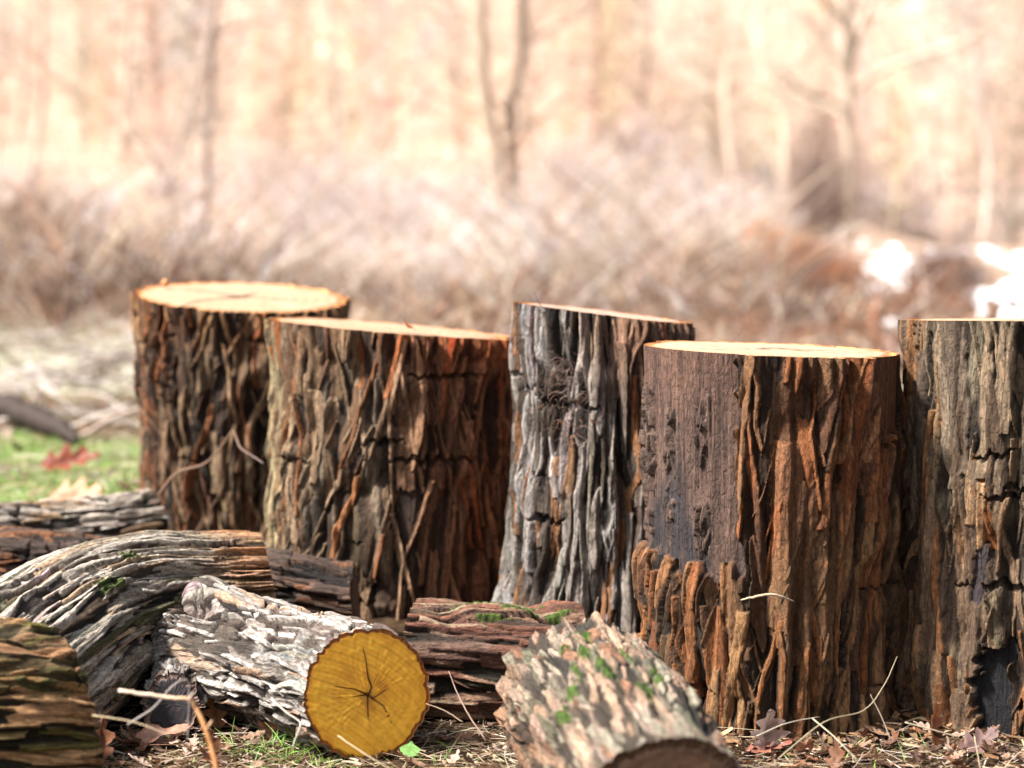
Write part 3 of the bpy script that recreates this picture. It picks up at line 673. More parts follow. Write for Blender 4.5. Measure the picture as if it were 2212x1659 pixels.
def rC(t, v):
    # v 0 = yellow face, 1 = knotty end
    b = .018 * np.exp(-((t + .9) / .7) ** 2 - ((v - .86) / .15) ** 2) + .022 * np.exp(-((t - .7) / .55) ** 2 - ((v - .92) / .12) ** 2)
    n = -.050 * np.exp(-((t - .12 - (v - .8) * 1.2) / .20) ** 2) * sstep(.62, .85, v)
    e = -.055 * sstep(.88, 1.0, v) ** 2
    return b + n + e + .006 * np.sin(3 * t + 9 * v) * sstep(.4, .9, v)
def edC(S, c, L):
    def tint(t, v):
        k = np.exp(-((t - .12) / .22) ** 2)[..., None] * sstep(L * .6, L * .85, v)[..., None] * .75
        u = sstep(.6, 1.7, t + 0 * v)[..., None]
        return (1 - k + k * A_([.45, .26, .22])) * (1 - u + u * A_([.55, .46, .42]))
    recolor(S, tint)
YEL = dict(fun=wood_face, c1=(.95, .55, .06), c2=(.88, .36, .022), rings=24, ringamt=.75, barkc=(.34, .12, .03), nr=170, R=.09, seed=12, bt=.28, rim=.8, saw=1.2, spots=16, spotc=(.50, .19, .02),
    crackc=(.16, .06, .015),
    cracks=[([(-.004, -.002), (.006, .012), (.022, .016), (.05, .03), (.062, .034)], .0017), ([(0, 0), (-.03, .01), (-.058, .006)], .0013), ([(0, 0), (-.018, -.012), (-.046, -.028)], .0012), ([(0, 0), (.02, -.012), (.042, -.034)], .0010), ([(0, 0), (.012, -.02)], .0012), ([(-.01, .002), (-.012, .03)], .001)])
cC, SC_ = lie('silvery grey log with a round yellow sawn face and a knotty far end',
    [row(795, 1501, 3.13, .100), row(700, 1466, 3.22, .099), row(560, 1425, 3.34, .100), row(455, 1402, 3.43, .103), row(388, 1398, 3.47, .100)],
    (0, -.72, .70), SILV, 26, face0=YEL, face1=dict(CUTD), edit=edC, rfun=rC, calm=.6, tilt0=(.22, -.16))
# a solid stub under the knotty end of C (part of that log)
build_log('', '', '', None, [row(405, 1450, 3.40, .048), row(385, 1485, 3.33, .047), row(372, 1520, 3.25, .046)], (0, -.1, 1), vary(SILV, depth=.006, low=.004), 27, root=cC,
          face1=dict(CUTD, c1=(.018, .013, .016), c2=(.010, .008, .010), barkc=(.16, .10, .08), nr=24, rim=0, ringamt=.1, bt=.5), mat=M_BARKH, barkname='hollow_stub', facename=('hollow', 'hollow'), tilt1=(-.4, 0))  # flat end coloured near-black as the shade inside a hollow
# F: mossy log pointing at the camera
PINK = vary(GREYL, tone=.82, btone=.7, rope=.006, ropef=(.034, .16), ropec=(.50, .36, .28), fur=(.022, .2), depth=.013, cracks=50, low=.018,
    base=(.12, .095, .072), base2=(.05, .045, .038),
    pal=[(4, (.42, .30, .22)), (3, (.32, .28, .22)), (2, (.48, .36, .28)), (1, (.2, .2, .14))],
    pal2=[(5, (.50, .34, .25)), (3, (.52, .42, .35)), (2, (.36, .34, .27)), (1, (.30, .16, .10))],
    layers=[(140, (.014, .026), (.06, .2), (-.004, .001), (.001, .003), (1, 0, 1), .05, 'pal', (.16, .12, .09), .12),
            (240, (.010, .020), (.035, .12), (-.001, .002), (.0015, .0035), (1, 0, 1, 2, 3), .07, 'pal2', (.12, .09, .06), .3),
            (260, (.004, .009), (.012, .06), (-.001, .003), (.001, .002), (0, 2, 3, 1), .2, 'pal2', None, .3)], pw=2.2, jag=1.0)
def edF(S, c, L):
    moss(S, [(.012, .10, .010, .045, 1), (.03, .20, .009, .05, .95), (.02, .31, .012, .07, 1), (.055, .26, .010, .06, .9), (.075, .33, .012, .05, 1), (.10, .37, .012, .04, 1), (-.02, .24, .008, .06, .9), (-.045, .33, .010, .05, .85), (.05, .14, .012, .02, .75), (-.01, .40, .014, .04, .9)], (.055, .10, .012))
    def tint(t, v):
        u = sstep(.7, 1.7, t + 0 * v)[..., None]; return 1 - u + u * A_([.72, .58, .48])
    recolor(S, tint)
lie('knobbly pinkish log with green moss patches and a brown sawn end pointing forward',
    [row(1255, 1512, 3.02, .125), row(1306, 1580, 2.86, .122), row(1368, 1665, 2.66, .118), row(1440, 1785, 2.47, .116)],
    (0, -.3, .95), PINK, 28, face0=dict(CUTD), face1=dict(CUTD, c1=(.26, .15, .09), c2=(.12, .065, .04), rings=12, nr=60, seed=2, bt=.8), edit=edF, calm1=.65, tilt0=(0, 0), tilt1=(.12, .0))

# ---------------------------------------------------------------- ground
def axis(a, b, near, k):
    return None
xs = np.unique(np.concatenate([np.linspace(-400, -40, 30), np.linspace(-40, -4, 60), np.linspace(-4, 4, 240), np.linspace(4, 40, 60), np.linspace(40, 400, 30)]))
ys = np.unique(np.concatenate([np.linspace(-60, 1.5, 30), np.linspace(1.5, 9, 260), np.linspace(9, 30, 120), np.linspace(30, 700, 120)]))
Xg, Yg = np.meshgrid(xs, ys); Zg = zg(Xg, Yg)
rg = np.random.default_rng(3)
nearm = sstep(12, 8, Yg) * sstep(5, 3.5, np.abs(Xg))
Zg = Zg + nearm * (rg.random(Zg.shape) - .5) * .006
nx, ny = len(xs), len(ys); i = np.arange(ny - 1)[:, None] * nx; j = np.arange(nx - 1)[None, :]
qg = np.stack([i + j, i + j + 1, i + nx + j + 1, i + nx + j], -1).reshape(-1, 4)
gm = mesh_from('ground', np.stack([Xg, Yg, Zg], -1).reshape(-1, 3), qg)
m = bpy.data.materials.new('soil'); m.use_nodes = True; N = m.node_tree.nodes; Lk = m.node_tree.links; b = N['Principled BSDF']
tc = N.new('ShaderNodeTexCoord'); n1 = N.new('ShaderNodeTexNoise'); n1.inputs['Scale'].default_value = 1.3; n1.inputs['Detail'].default_value = 8
n2 = N.new('ShaderNodeTexNoise'); n2.inputs['Scale'].default_value = 45; n2.inputs['Detail'].default_value = 6
cr = N.new('ShaderNodeValToRGB'); e = cr.color_ramp.elements; e[0].position = .35; e[0].color = (.045, .03, .02, 1); e[1].position = .65; e[1].color = (.075, .052, .034, 1)
c2 = N.new('ShaderNodeValToRGB'); e = c2.color_ramp.elements; e[0].position = .3; e[0].color = (.30, .22, .15, 1); e[1].position = .7; e[1].color = (1, .95, .9, 1)
Lk.new(tc.outputs['Object'], n1.inputs['Vector']); Lk.new(tc.outputs['Object'], n2.inputs['Vector']); Lk.new(n1.outputs['Fac'], cr.inputs[0]); Lk.new(n2.outputs['Fac'], c2.inputs[0])
sep = N.new('ShaderNodeSeparateXYZ'); Lk.new(tc.outputs['Object'], sep.inputs[0])
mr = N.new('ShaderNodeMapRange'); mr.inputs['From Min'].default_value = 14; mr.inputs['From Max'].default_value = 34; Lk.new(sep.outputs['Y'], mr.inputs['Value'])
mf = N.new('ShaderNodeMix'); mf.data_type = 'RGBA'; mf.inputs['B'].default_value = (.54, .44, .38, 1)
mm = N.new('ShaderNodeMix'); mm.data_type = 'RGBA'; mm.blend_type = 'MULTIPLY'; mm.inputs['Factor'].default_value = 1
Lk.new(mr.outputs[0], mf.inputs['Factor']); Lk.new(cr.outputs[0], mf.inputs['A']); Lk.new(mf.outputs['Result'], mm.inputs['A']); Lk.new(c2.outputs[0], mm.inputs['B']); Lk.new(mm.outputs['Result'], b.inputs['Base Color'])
b.inputs['Roughness'].default_value = .95; b.inputs['Specular IOR Level'].default_value = .05
bp = N.new('ShaderNodeBump'); bp.inputs['Strength'].default_value = .6; bp.inputs['Distance'].default_value = .01; Lk.new(n2.outputs['Fac'], bp.inputs['Height']); Lk.new(bp.outputs[0], b.inputs['Normal'])
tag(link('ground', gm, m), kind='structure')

# logs occupy these circles/capsules: keep litter out of them
LOGS2 = [(-.616, 4.75, .25), (-.24, 4.15, .25), (.177, 3.87, .2), (.425, 3.43, .215), (.861, 3.43, .21)]
def free(x, y, mrg=0.0):
    ok = np.ones(len(x), bool)
    for cx_, cy_, r_ in LOGS2: ok &= np.hypot(x - cx_, y - cy_) > r_ + mrg
    return ok

# ---------------------------------------------------------------- straw, grass
def unit(v): return v / (np.linalg.norm(v, axis=1)[:, None] + 1e-9)
def palN(n, pal, r, var=.2):
    wts = A_([p[0] for p in pal], float); k = r.choice(len(pal), n, p=wts / wts.sum())
    c = A_([p[1] for p in pal])[k]; return c * (1 + r.uniform(-var, var, (n, 1))) * (1 + r.normal(0, .04, (n, 3)))
STRAWP = [(4, (.52, .43, .29)), (3, (.60, .53, .42)), (2, (.36, .25, .15)), (1, (.66, .60, .52)), (1, (.25, .14, .08))]
def scatter(n, x0, x1, y0, y1, r, mrg=0.):
    y = r.uniform(y0, y1, n); half = np.maximum(.2, 1.4 * 1106 / F * y)
    x = r.uniform(-1, 1, n) * half; k = (x > x0) & (x < x1); x, y = x[k], y[k]
    k = free(x, y, mrg); return x[k], y[k]
B = Buf(); r = np.random.default_rng(31)
LITP = [(3, (.17, .11, .07)), (3, (.30, .22, .14)), (3, (.10, .06, .04)), (2, (.42, .35, .25))]
FROST = [(4, (.66, .62, .50)), (3, (.56, .54, .36)), (2, (.74, .70, .64)), (1, (.36, .27, .2))]
for (n, a, b_, c_, d_, ln, wd, lift, els, pal_) in ((4400, -9, 9, 2.7, 3.9, (.03, .15), (.0008, .0022), .018, .07, STRAWP), (11000, -9, 9, 2.8, 3.7, (.006, .035), (.002, .006), .014, .15, LITP), (11000, -9, 9, 3.9, 9.5, (.05, .22), (.002, .004), .05, .16, STRAWP), (10000, -9, 9, 8.5, 16, (.1, .4), (.004, .009), .10, .2, FROST)):
    x, y = scatter(n, a, b_, c_, d_, r); q_ = (pal_ is LITP) | ~((x > -.42) & (x < .05) & (y > 3.42) & (y < 4.2)); q_ &= ~((pal_ is FROST) & (x / y > -.088)); x, y = x[q_], y[q_]; k = len(x)
    az = r.uniform(0, 6.28, k); el = np.abs(r.normal(0, els, k)); dr = np.stack([np.cos(az) * np.cos(el), np.sin(az) * np.cos(el), np.sin(el)], 1)
    L = r.uniform(*ln, k)
    z = zg(x, y) + r.uniform(.001, lift, k) * r.random(k)
    bend = np.stack([r.normal(0, .18, k) * L, r.normal(0, .18, k) * L, -np.sin(el) * L * r.uniform(.3, 1.1, k)], 1)
    up = np.tile([[0, 0, 1.]], (k, 1)) + r.normal(0, .4, (k, 3))
    B.blades(np.stack([x, y, z], 1), dr, L, r.uniform(*wd, k), bend, palN(k, pal_, r), seg=4, wdir=np.cross(dr, up), tip=.6)
tag(B.obj('dry_straw', M_STRAW), 'pale dry straw and grass stalks littering the ground around the logs', 'straw', kind='stuff')
B = Buf(); r = np.random.default_rng(32)
GRP = [(4, (.20, .38, .06)), (3, (.32, .48, .12)), (1, (.09, .22, .05)), (2, (.50, .52, .28))]
def tuft(n, xc, yc, sx, sy, hh):
    x = r.normal(xc, sx, n); y = r.normal(yc, sy, n); k = free(x, y, .0); x, y = x[k], y[k]; k = len(x)
    az = r.uniform(0, 6.28, k); el = r.uniform(.5, 1.45, k); dr = np.stack([np.cos(az) * np.cos(el), np.sin(az) * np.cos(el), np.sin(el)], 1)
    L = r.uniform(hh * .4, hh, k); bend = np.stack([np.cos(az) * L * .3, np.sin(az) * L * .3, -L * r.uniform(.1, .5, k)], 1)
    B.blades(np.stack([x, y, zg(x, y) - .003], 1), dr, L, r.uniform(.0012, .0026, k) * (1 + .25 * max(0, yc - 4)), bend, palN(k, GRP, r), seg=4)
p = G(610, 3.17); tuft(110, p[0], p[1], .05, .03, .07)
p = G(690, 3.10); tuft(70, p[0], p[1], .04, .03, .05)
p = G(500, 3.15); tuft(50, p[0], p[1], .06, .05, .05)
p = G(975, 3.12); tuft(26, p[0], p[1], .03, .03, .05)
p = G(1920, 3.1); tuft(10, p[0], p[1], .04, .05, .05); p = G(1740, 3.18); tuft(14, p[0], p[1], .03, .03, .05); p = G(2000, 3.12); tuft(8, p[0], p[1], .03, .03, .05)
for _ in range(105):   # lawn at the left behind the logs
    yy = 4.7 + r.random() ** 1.2 * 2.2; xx = r.uniform(-.30 * yy, -.16 * yy)
    if xx > -.68 and yy < 5.0: continue
    tuft(85, xx, yy, .07, .07, .065)
for _ in range(14):
    yy = r.uniform(8.5, 15); xx = r.uniform(-.3 * yy, -.05 * yy); tuft(60, xx, yy, .2, .2, .11)
tag(B.obj('green_grass', M_GREEN), 'short bright green grass growing through the litter beside the logs', 'grass', kind='stuff')

# ---------------------------------------------------------------- oak leaves
def leaf_mesh(name, L, wd, col, col2, curl, fold, lobes, seed, twist=0.):
    r = np.random.default_rng(seed); n = 34; mcols = 9
    t = np.linspace(0, 1, n)
    env = np.sin(np.pi * np.clip(t, 0, 1) ** .8) ** .7 * (1 - .25 * t) + .02
    lob = .5 + .5 * np.cos((t * lobes + .5) * 2 * np.pi)
    def half(ph):
        lb = .5 + .5 * np.cos((t * lobes + ph) * 2 * np.pi); return wd / 2 * env * (.38 + .62 * lb ** .8) * (1 + r.normal(0, .07, n))
    wl_, wr_ = half(.5), half(.58)
    u = np.linspace(-1, 1, mcols)
    v = []
    for k in range(n):
        w_ = np.where(u < 0, wl_[k], wr_[k]); fwd = np.abs(u) * lob[k] * .10 * L
        x = u * w_; y = t[k] * L + fwd * .6
        z = np.abs(x) * fold + curl * (t[k] - .3) ** 2 * L + .02 * L * np.sin(9 * t[k] + 3 * u * (1 + r.normal(0, .03)))
        v.append(np.stack([x, np.full(mcols, 0) + y, z], 1))
    v = np.vstack(v)
    if twist:
        a = twist * v[:, 1] / L; v = np.stack([v[:, 0] * np.cos(a) - v[:, 2] * np.sin(a), v[:, 1], v[:, 0] * np.sin(a) + v[:, 2] * np.cos(a)], 1)
    i = np.arange(n - 1)[:, None] * mcols; j = np.arange(mcols - 1)[None, :]
    q = np.stack([i + j, i + j + 1, i + mcols + j + 1, i + mcols + j], -1).reshape(-1, 4)
    uu = np.tile(np.abs(u), n)[:, None]; mid = np.exp(-(uu / .16) ** 2)
    vein = (np.sin(np.repeat(t, mcols) * 60 - np.tile(np.abs(u), n) * 9) > .86)[:, None] * .25
    c = A_(col) * (1 - uu * .5) + A_(col2) * uu * .5; c = c * (1 - mid * .3 + vein)
    bf = Buf(); bf.add(v, q, None, c)
    st_ = np.stack([np.zeros(5), np.linspace(0, -.22 * L, 5), .02 * L * np.linspace(0, 1, 5) ** 2], 1)
    bf.tube(st_, .0011 * (L / .1), A_(col) * .6, 4)
    return bf
def leaf_obj(label, p, L, wd, rot, col, col2=None, curl=.5, fold=.3, lobes=3.5, seed=0, twist=0., group=None, name='oak_leaf', cat='leaf'):
    bf = leaf_mesh(name, L, wd, col, col2 if col2 is not None else A_(col) * 1.25, curl, fold, lobes, seed, twist)
    o = link(name, bf.mesh(name), M_LEAF, None, Vector([float(a) for a in p])); o.rotation_euler = rot
    return tag(o, label, cat, group)
def gp(px, d, dz=.012): p = G(px, d); p[2] += dz; return p
RUST = (.30, .12, .06); PNK = (.42, .22, .16); TANL = (.42, .28, .18); PUR = (.24, .14, .13); DBR = (.13, .06, .035)
leaf_obj('rust red oak leaf standing up in the green grass behind the pale log', gp(80, 5.6, .045), .16, .10, (.15, .75, -1.35), (.17, .045, .022), (.26, .035, .018), .25, .5, 3.5, 1)
leaf_obj('pinkish tan oak leaf lying just behind the pale log in the grass', gp(105, 5.1, .03), .135, .10, (0, .9, -1.7), (.52, .26, .17), None, .4, .2, 3, 2)
leaf_obj('large flat pinkish brown leaf between the olive log and the bent twig', gp(262, 3.19, .016), .095, .06, (.1, .30, -1.35), (.38, .22, .16), (.26, .09, .045), .25, .25, 1.6, 3)
leaf_obj('orange brown oak leaf standing in the dark gap under the silvery log', gp(462, 3.30, .0), .075, .050, (1.15, -.1, .25), (.30, .12, .045), None, .3, .3, 4, 4)
leaf_obj('small rusty leaf upright beside the dark gap under the silvery log', gp(560, 3.24, .0), .05, .04, (1.2, .2, -.3), (.25, .09, .04), None, .3, .3, 3, 5)
leaf_obj('curled grey lavender oak leaf standing at the foot of the widest upright log', gp(1665, 3.165, .004), .062, .070, (1.35, 0, .2), (.28, .21, .19), (.36, .29, .27), 1.2, .7, 3.5, 6)
leaf_obj('flat reddish leaf on the ground before the curled grey leaf', gp(1620, 3.15, .008), .075, .055, (.1, .2, -1.4), (.24, .095, .065), None, .3, .25, 4, 7)
leaf_obj('purplish brown oak leaf leaning at the foot of the hollowed right log', gp(2085, 3.15, .006), .07, .055, (.3, .5, -1.1), (.12, .07, .065), (.17, .10, .09), .6, .45, 4, 8)
leaf_obj('dark rust coloured leaf standing behind the purplish leaf near the right edge', gp(2035, 3.18, .004), .07, .05, (1.2, .3, .8), (.24, .09, .04), None, .6, .4, 4, 9)
leaf_obj('brown leaf wrapped against the lower end of the olive log', gp(205, 3.05, .02), .06, .045, (1.1, .1, .4), (.20, .08, .04), None, .5, .4, 2.5, 10)
leaf_obj('small round green leaf under the yellow sawn face', gp(878, 3.11, .008), .028, .036, (.95, .0, -.3), (.10, .24, .04), (.14, .30, .05), .1, .05, 1.0, 11, name='green_leaf')
leaf_obj('small bluish green leaf in the straw left of the yellow sawn face', gp(640, 3.17, .02), .05, .022, (.1, .25, -1.5), (.26, .36, .34), (.32, .42, .40), .2, .2, .9, 12, name='green_leaf')
leaf_obj('tiny curled leaf scrap on the rim of the second upright log', P(893, 712, 3.93), .028, .02, (.3, .1, 1.3), (.34, .15, .07), None, 1.2, .8, 3, 13, name='leaf_scrap')
LG = 'dead oak leaves littering the ground'
rl = np.random.default_rng(77)
kinds = [((.27, .165, .11), 'dull tan dead oak leaf lying in the straw between the logs'), ((.17, .075, .04), 'rusty brown dead oak leaf lying in the straw between the logs'),
         ((.34, .25, .20), 'pale pinkish grey dead oak leaf lying in the straw between the logs'), ((.085, .048, .035), 'dark brown dead oak leaf lying in the straw between the logs')]
protos = []
for k in range(8):
    c_, lb = kinds[k % 4]
    bf = leaf_mesh('oak_leaf', rl.uniform(.07, .11), rl.uniform(.045, .075), c_, A_(c_) * rl.uniform(.7, 1.4), rl.uniform(.2, 1.0), rl.uniform(.1, .6), rl.choice([2.5, 3.5, 4.5]), 100 + k, rl.normal(0, .6))
    me = bf.mesh('oak_leaf'); me.materials.append(M_LEAF); protos.append((me, lb))
cnt = 0
spots = []
for _ in range(400):
    rr = rl.random()
    if rr < .50: px, d = rl.uniform(1560, 2230), rl.uniform(3.04, 3.30)
    elif rr < .80: px, d = rl.uniform(225, 680), rl.uniform(3.02, 3.32)
    elif rr < .84: px, d = rl.uniform(880, 1070), rl.uniform(3.04, 3.3)
    else: px, d = rl.uniform(-20, 300), rl.uniform(4.9, 8.5)
    g = G(px, d)
    if not free(A_([g[0]]), A_([g[1]]), .01)[0]: continue
    spots.append((g, d))
    if len(spots) >= 200: break
for k, (g, d) in enumerate(spots):
    me, lb = protos[rl.integers(8)]
    if d > 4: lb = lb.replace('in the straw between the logs', 'on the grass behind the pale log')
    o = bpy.data.objects.new('oak_leaf', me); COL.objects.link(o)
    o.location = (g[0], g[1], g[2] + rl.uniform(.003, .014)); o.rotation_euler = (rl.normal(.05, .28), rl.normal(0, .28), rl.uniform(0, 6.28))
    s = rl.uniform(.28, .58) if d < 4 else rl.uniform(.5, 1.0); o.scale = (s, s, s)
    tag(o, lb, 'leaf', LG)

# ---------------------------------------------------------------- twigs
def twig(name, label, pts, rad, col, k=7, cat='twig', group=None, mat=None, branches=()):
    pts = A_(pts); c = catmull(pts, max(8, len(pts) * 5)); rad = np.interp(np.linspace(0, 1, len(c)), np.linspace(0, 1, len(rad)), rad)
    bf = Buf(); cc = np.asarray(col, float)
    if cc.ndim == 2: cc = np.stack([np.interp(np.linspace(0, 1, len(c)), np.linspace(0, 1, len(cc)), cc[:, q_]) for q_ in range(3)], 1)
    bf.tube(c + rng.normal(0, .15, c.shape) * rad[:, None], rad, cc, k)
    for bpts, brad, bcol in branches: bf.tube(catmull(A_(bpts), 8), np.linspace(brad, brad * .5, 8), A_(bcol), 5)
    base = c[0].copy(); bf.v = [v - base for v in bf.v]
    o = link(name, bf.mesh(name), mat or M_TWIG, None, Vector([float(q_) for q_ in base]))
    return tag(o, label, cat, group)
twig('twig', 'thin crooked twig rising across the leftmost upright log to a bent tip', [P(342, 1068, 4.36), P(385, 1020, 4.35), P(440, 1003, 4.34), P(478, 965, 4.32), P(502, 932, 4.31), P(512, 950, 4.30), P(520, 968, 4.27), P(545, 985, 4.2), P(569, 1001, 4.13)], [.0030, .0026, .0023, .0019, .0026, .0018, .0014, .0012], [(.20, .12, .08), (.18, .11, .08), (.15, .11, .10)])
twig('twig', 'thin pale twig caught on the lower bark of the widest upright log', [P(1600, 1296, 3.19), P(1632, 1289, 3.18), P(1665, 1284, 3.178), P(1690, 1290, 3.18), P(1715, 1299, 3.19)], [.0012, .0022, .0022, .0020, .0010], (.34, .26, .18))
twig('twig', 'bent brown twig in front, pale broken end to the left and stem going down', [P(256, 1492, 2.62), P(310, 1500, 2.62), P(370, 1508, 2.62), P(410, 1512, 2.62), P(425, 1535, 2.62), P(440, 1565, 2.61), P(455, 1610, 2.60), P(468, 1670, 2.58), P(474, 1720, 2.56)], [.0024, .0024, .0025, .0027, .0030, .0034, .0033, .0034, .0036],
     [(.62, .50, .40), (.60, .46, .34), (.46, .25, .13), (.34, .16, .06), (.32, .14, .05), (.30, .13, .05)], branches=[([P(446, 1580, 2.61), P(452, 1568, 2.60), P(458, 1556, 2.6)], .003, (.45, .28, .16)), ([P(408, 1512, 2.62), P(414, 1502, 2.615), P(418, 1496, 2.61)], .002, (.6, .5, .42))])
STALK = 'dry grass stalks standing in front of the logs'
def stalk(label, pl, r0=.0011, col=(.50, .43, .30)): return twig('grass_stalk', label, [P(*q_) for q_ in pl], [r0, r0 * .8, r0 * .5], col, 5, 'stalk', STALK, M_STRAW)
stalk('thin arching stalk rising between the two right upright logs', [(1680, 1640, 2.95), (1780, 1560, 3.0), (1865, 1535, 3.05), (1910, 1480, 3.1), (1938, 1418, 3.15)])
stalk('thin dark stalk leaning left between the two right upright logs', [(1925, 1600, 3.08), (1905, 1550, 3.1), (1880, 1500, 3.12)], .0012, (.34, .26, .22))
stalk('straight pale stalk lying before the widest upright log', [(1635, 1590, 3.02), (1700, 1562, 3.05), (1770, 1548, 3.08)], .0012, (.60, .56, .48))
stalk('long straight stalk slanting down before the widest upright log', [(1755, 1552, 3.02), (1800, 1590, 2.95), (1850, 1640, 2.85)], .0012, (.56, .52, .40))
stalk('pale kinked straw standing before the silvery log', [(586, 1510, 2.95), (620, 1540, 2.93), (648, 1562, 2.92), (640, 1590, 2.91), (632, 1612, 2.9)], .0016, (.64, .60, .52))
stalk('branching seed stalk before the dark gap of the mossy red log', [(1050, 1600, 3.02), (1010, 1540, 3.05), (985, 1490, 3.08), (970, 1450, 3.1)], .0012, (.42, .30, .24))
stalk('slender stalk slanting left of the mossy red log gap', [(1000, 1560, 3.05), (960, 1535, 3.06), (920, 1520, 3.07)], .0010, (.5, .38, .28))
stalk('grey looped stalk arching over the hollow knot of the silvery log', [(275, 1565, 2.72), (330, 1530, 2.72), (375, 1480, 2.72), (405, 1470, 2.73), (408, 1510, 2.73), (405, 1600, 2.72)], .0015, (.42, .38, .36))
stalk('thin stalk crossing the straw before the olive log', [(200, 1545, 2.7), (290, 1560, 2.68), (370, 1590, 2.66)], .0013, (.50, .40, .26))
stalk('long dry stalk slanting down before the yellow sawn face', [(730, 1590, 2.85), (790, 1630, 2.8), (850, 1665, 2.75)], .0011, (.55, .46, .30))
stalk('short straw rising from the litter left of the right edge log', [(1955, 1560, 3.0), (2010, 1575, 3.0), (2070, 1592, 3.0)], .0012, (.62, .55, .42))
stalk('short upright stalk before the dark hollow near the right edge', [(2105, 1590, 3.0), (2112, 1630, 2.98), (2118, 1665, 2.96)], .0010, (.5, .42, .3))
twig('hanging_fibre', 'single pale fibre hanging from the right rim of the second upright log', [P(1106, 727, 3.9), P(1101, 750, 3.89), P(1100, 780, 3.89), P(1103, 810, 3.9)], [.0008, .0007, .0006], (.5, .46, .44), 4, 'fibre')
# small gall on the far left top
bf = Buf(); uu = np.linspace(0, np.pi, 9); rr = np.sin(uu) * .0085
bf.tube(np.stack([0 * uu, 0 * uu, .009 - .009 * np.cos(uu)], 1), rr + .0006, (.42, .20, .08), 10)
bf.tube(A_([(0, 0, .016), (.002, 0, .021), (.006, 0, .023)]), .0012, (.3, .15, .06), 5)
o = link('acorn', bf.mesh('acorn'), M_TWIG, None, Vector(P(357, 620, 4.80).tolist())); tag(o, 'tiny round orange brown nut on the far rim of the leftmost upright log', 'nut')

# rootlets on the silver stump (part of it)
B = Buf(); rr_ = np.random.default_rng(5)
for k in range(95):
    px = 1215 + rr_.normal(0, 26); py = 850 + rr_.normal(0, 62); px += (py - 850) * .25
    th = (px - 1312) / 197.; th = max(-1.3, min(1.2, th)); d = 3.87 - .163 * math.cos(th * 1.05) - .012
    p0 = P(px, py, d); a = rr_.uniform(0, 6.28); L = rr_.uniform(.012, .045)
    t = np.linspace(0, 1, 7); cur = rr_.normal(0, 2.2)
    pts = np.stack([p0[0] + L * (np.cos(a + cur * t) * t), p0[1] - .006 - .010 * np.sin(t * 3) * rr_.random() + 0 * t, p0[2] + L * np.sin(a + cur * t) * t], 1)
    B.tube(pts, np.linspace(.0007, .0004, 7), palN(1, [(3, (.09, .06, .05)), (1, (.20, .15, .13)), (1, (.14, .07, .045))], rr_)[0], 4, False)
B.obj('rootlets', M_HAIR, s3)['kind'] = 'stuff'

# ---------------------------------------------------------------- branches lying on the lawn behind
STK = 'fallen grey sticks lying behind the logs'
rs = np.random.default_rng(55)
twig('fallen_log', 'dark rotten log lying in the grass behind the pale log, near the left edge', [P(-160, 868, 7.2), P(-20, 872, 7.0), P(60, 892, 6.85), P(125, 925, 6.7), P(170, 952, 6.6)], [.04, .045, .042, .034, .015], (.028, .018, .014), 12, 'log')
twig('broken_stick', 'short dark stick end poking up behind the leftmost upright log', [P(212, 775, 9.6), P(235, 795, 9.5), P(262, 820, 9.4)], [.026, .024, .02], (.10, .075, .05), 8, 'stick')
for k in range(52):
    d = rs.uniform(6.8, 11.5); px = rs.uniform(-60, 300); p = G(px, d); a = rs.normal(0, .5) + (math.pi if rs.random() < .5 else 0); L = rs.uniform(.3, 1.1)
    dr = A_([math.cos(a), math.sin(a) * 1.2, rs.normal(.08, .16)])
    z0 = rs.uniform(.01, .12)
    pts = [p + A_([0, 0, z0]) + dr * L * t + rs.normal(0, .035, 3) for t in (-.5, -.2, .1, .35, .5)]
    k = 0 if k % 4 else 1; lab = ['thin pale grey stick in the loose heap behind the pale log', 'thick grey brown stick in the loose heap behind the pale log'][k]; r0 = rs.uniform(.003, .006) if k == 0 else rs.uniform(.007, .012)
    twig('fallen_stick', lab, pts, [r0, r0 * .9, r0 * .6], A_([(.50, .44, .41), (.26, .20, .17)][k % 2]) * rs.uniform(.5, 1.3), 6, 'stick', STK)

B = Buf(); r = np.random.default_rng(91)
for cx_, cy_, rr_2 in LOGS2[2:]:
    n_ = 420; a = r.uniform(math.pi, 2 * math.pi, n_); q_ = rr_2 + np.abs(r.normal(0, .045, n_))
    x = cx_ + np.cos(a) * q_; y = cy_ + np.sin(a) * q_; k_ = free(x, y, -.01); x, y = x[k_], y[k_]; n_ = len(x)
    az = r.uniform(0, 6.28, n_); dr = np.stack([np.cos(az), np.sin(az), r.normal(0, .25, n_)], 1); L = r.uniform(.008, .035, n_)
    B.blades(np.stack([x, y, zg(x, y) + r.uniform(.001, .018, n_)], 1), unit(dr), L, r.uniform(.003, .010, n_), r.normal(0, .003, (n_, 3)), palN(n_, [(3, (.13, .075, .04)), (2, (.22, .12, .06)), (2, (.06, .04, .028)), (1, (.36, .26, .16))], r), seg=2, wdir=np.cross(dr, np.tile([[0, 0, 1.]], (n_, 1)) + r.normal(0, .4, (n_, 3))), tip=.7)
tag(B.obj('bark_crumbs', M_TWIG), 'bark crumbs and chips scattered around the feet of the upright logs', 'debris', kind='stuff')

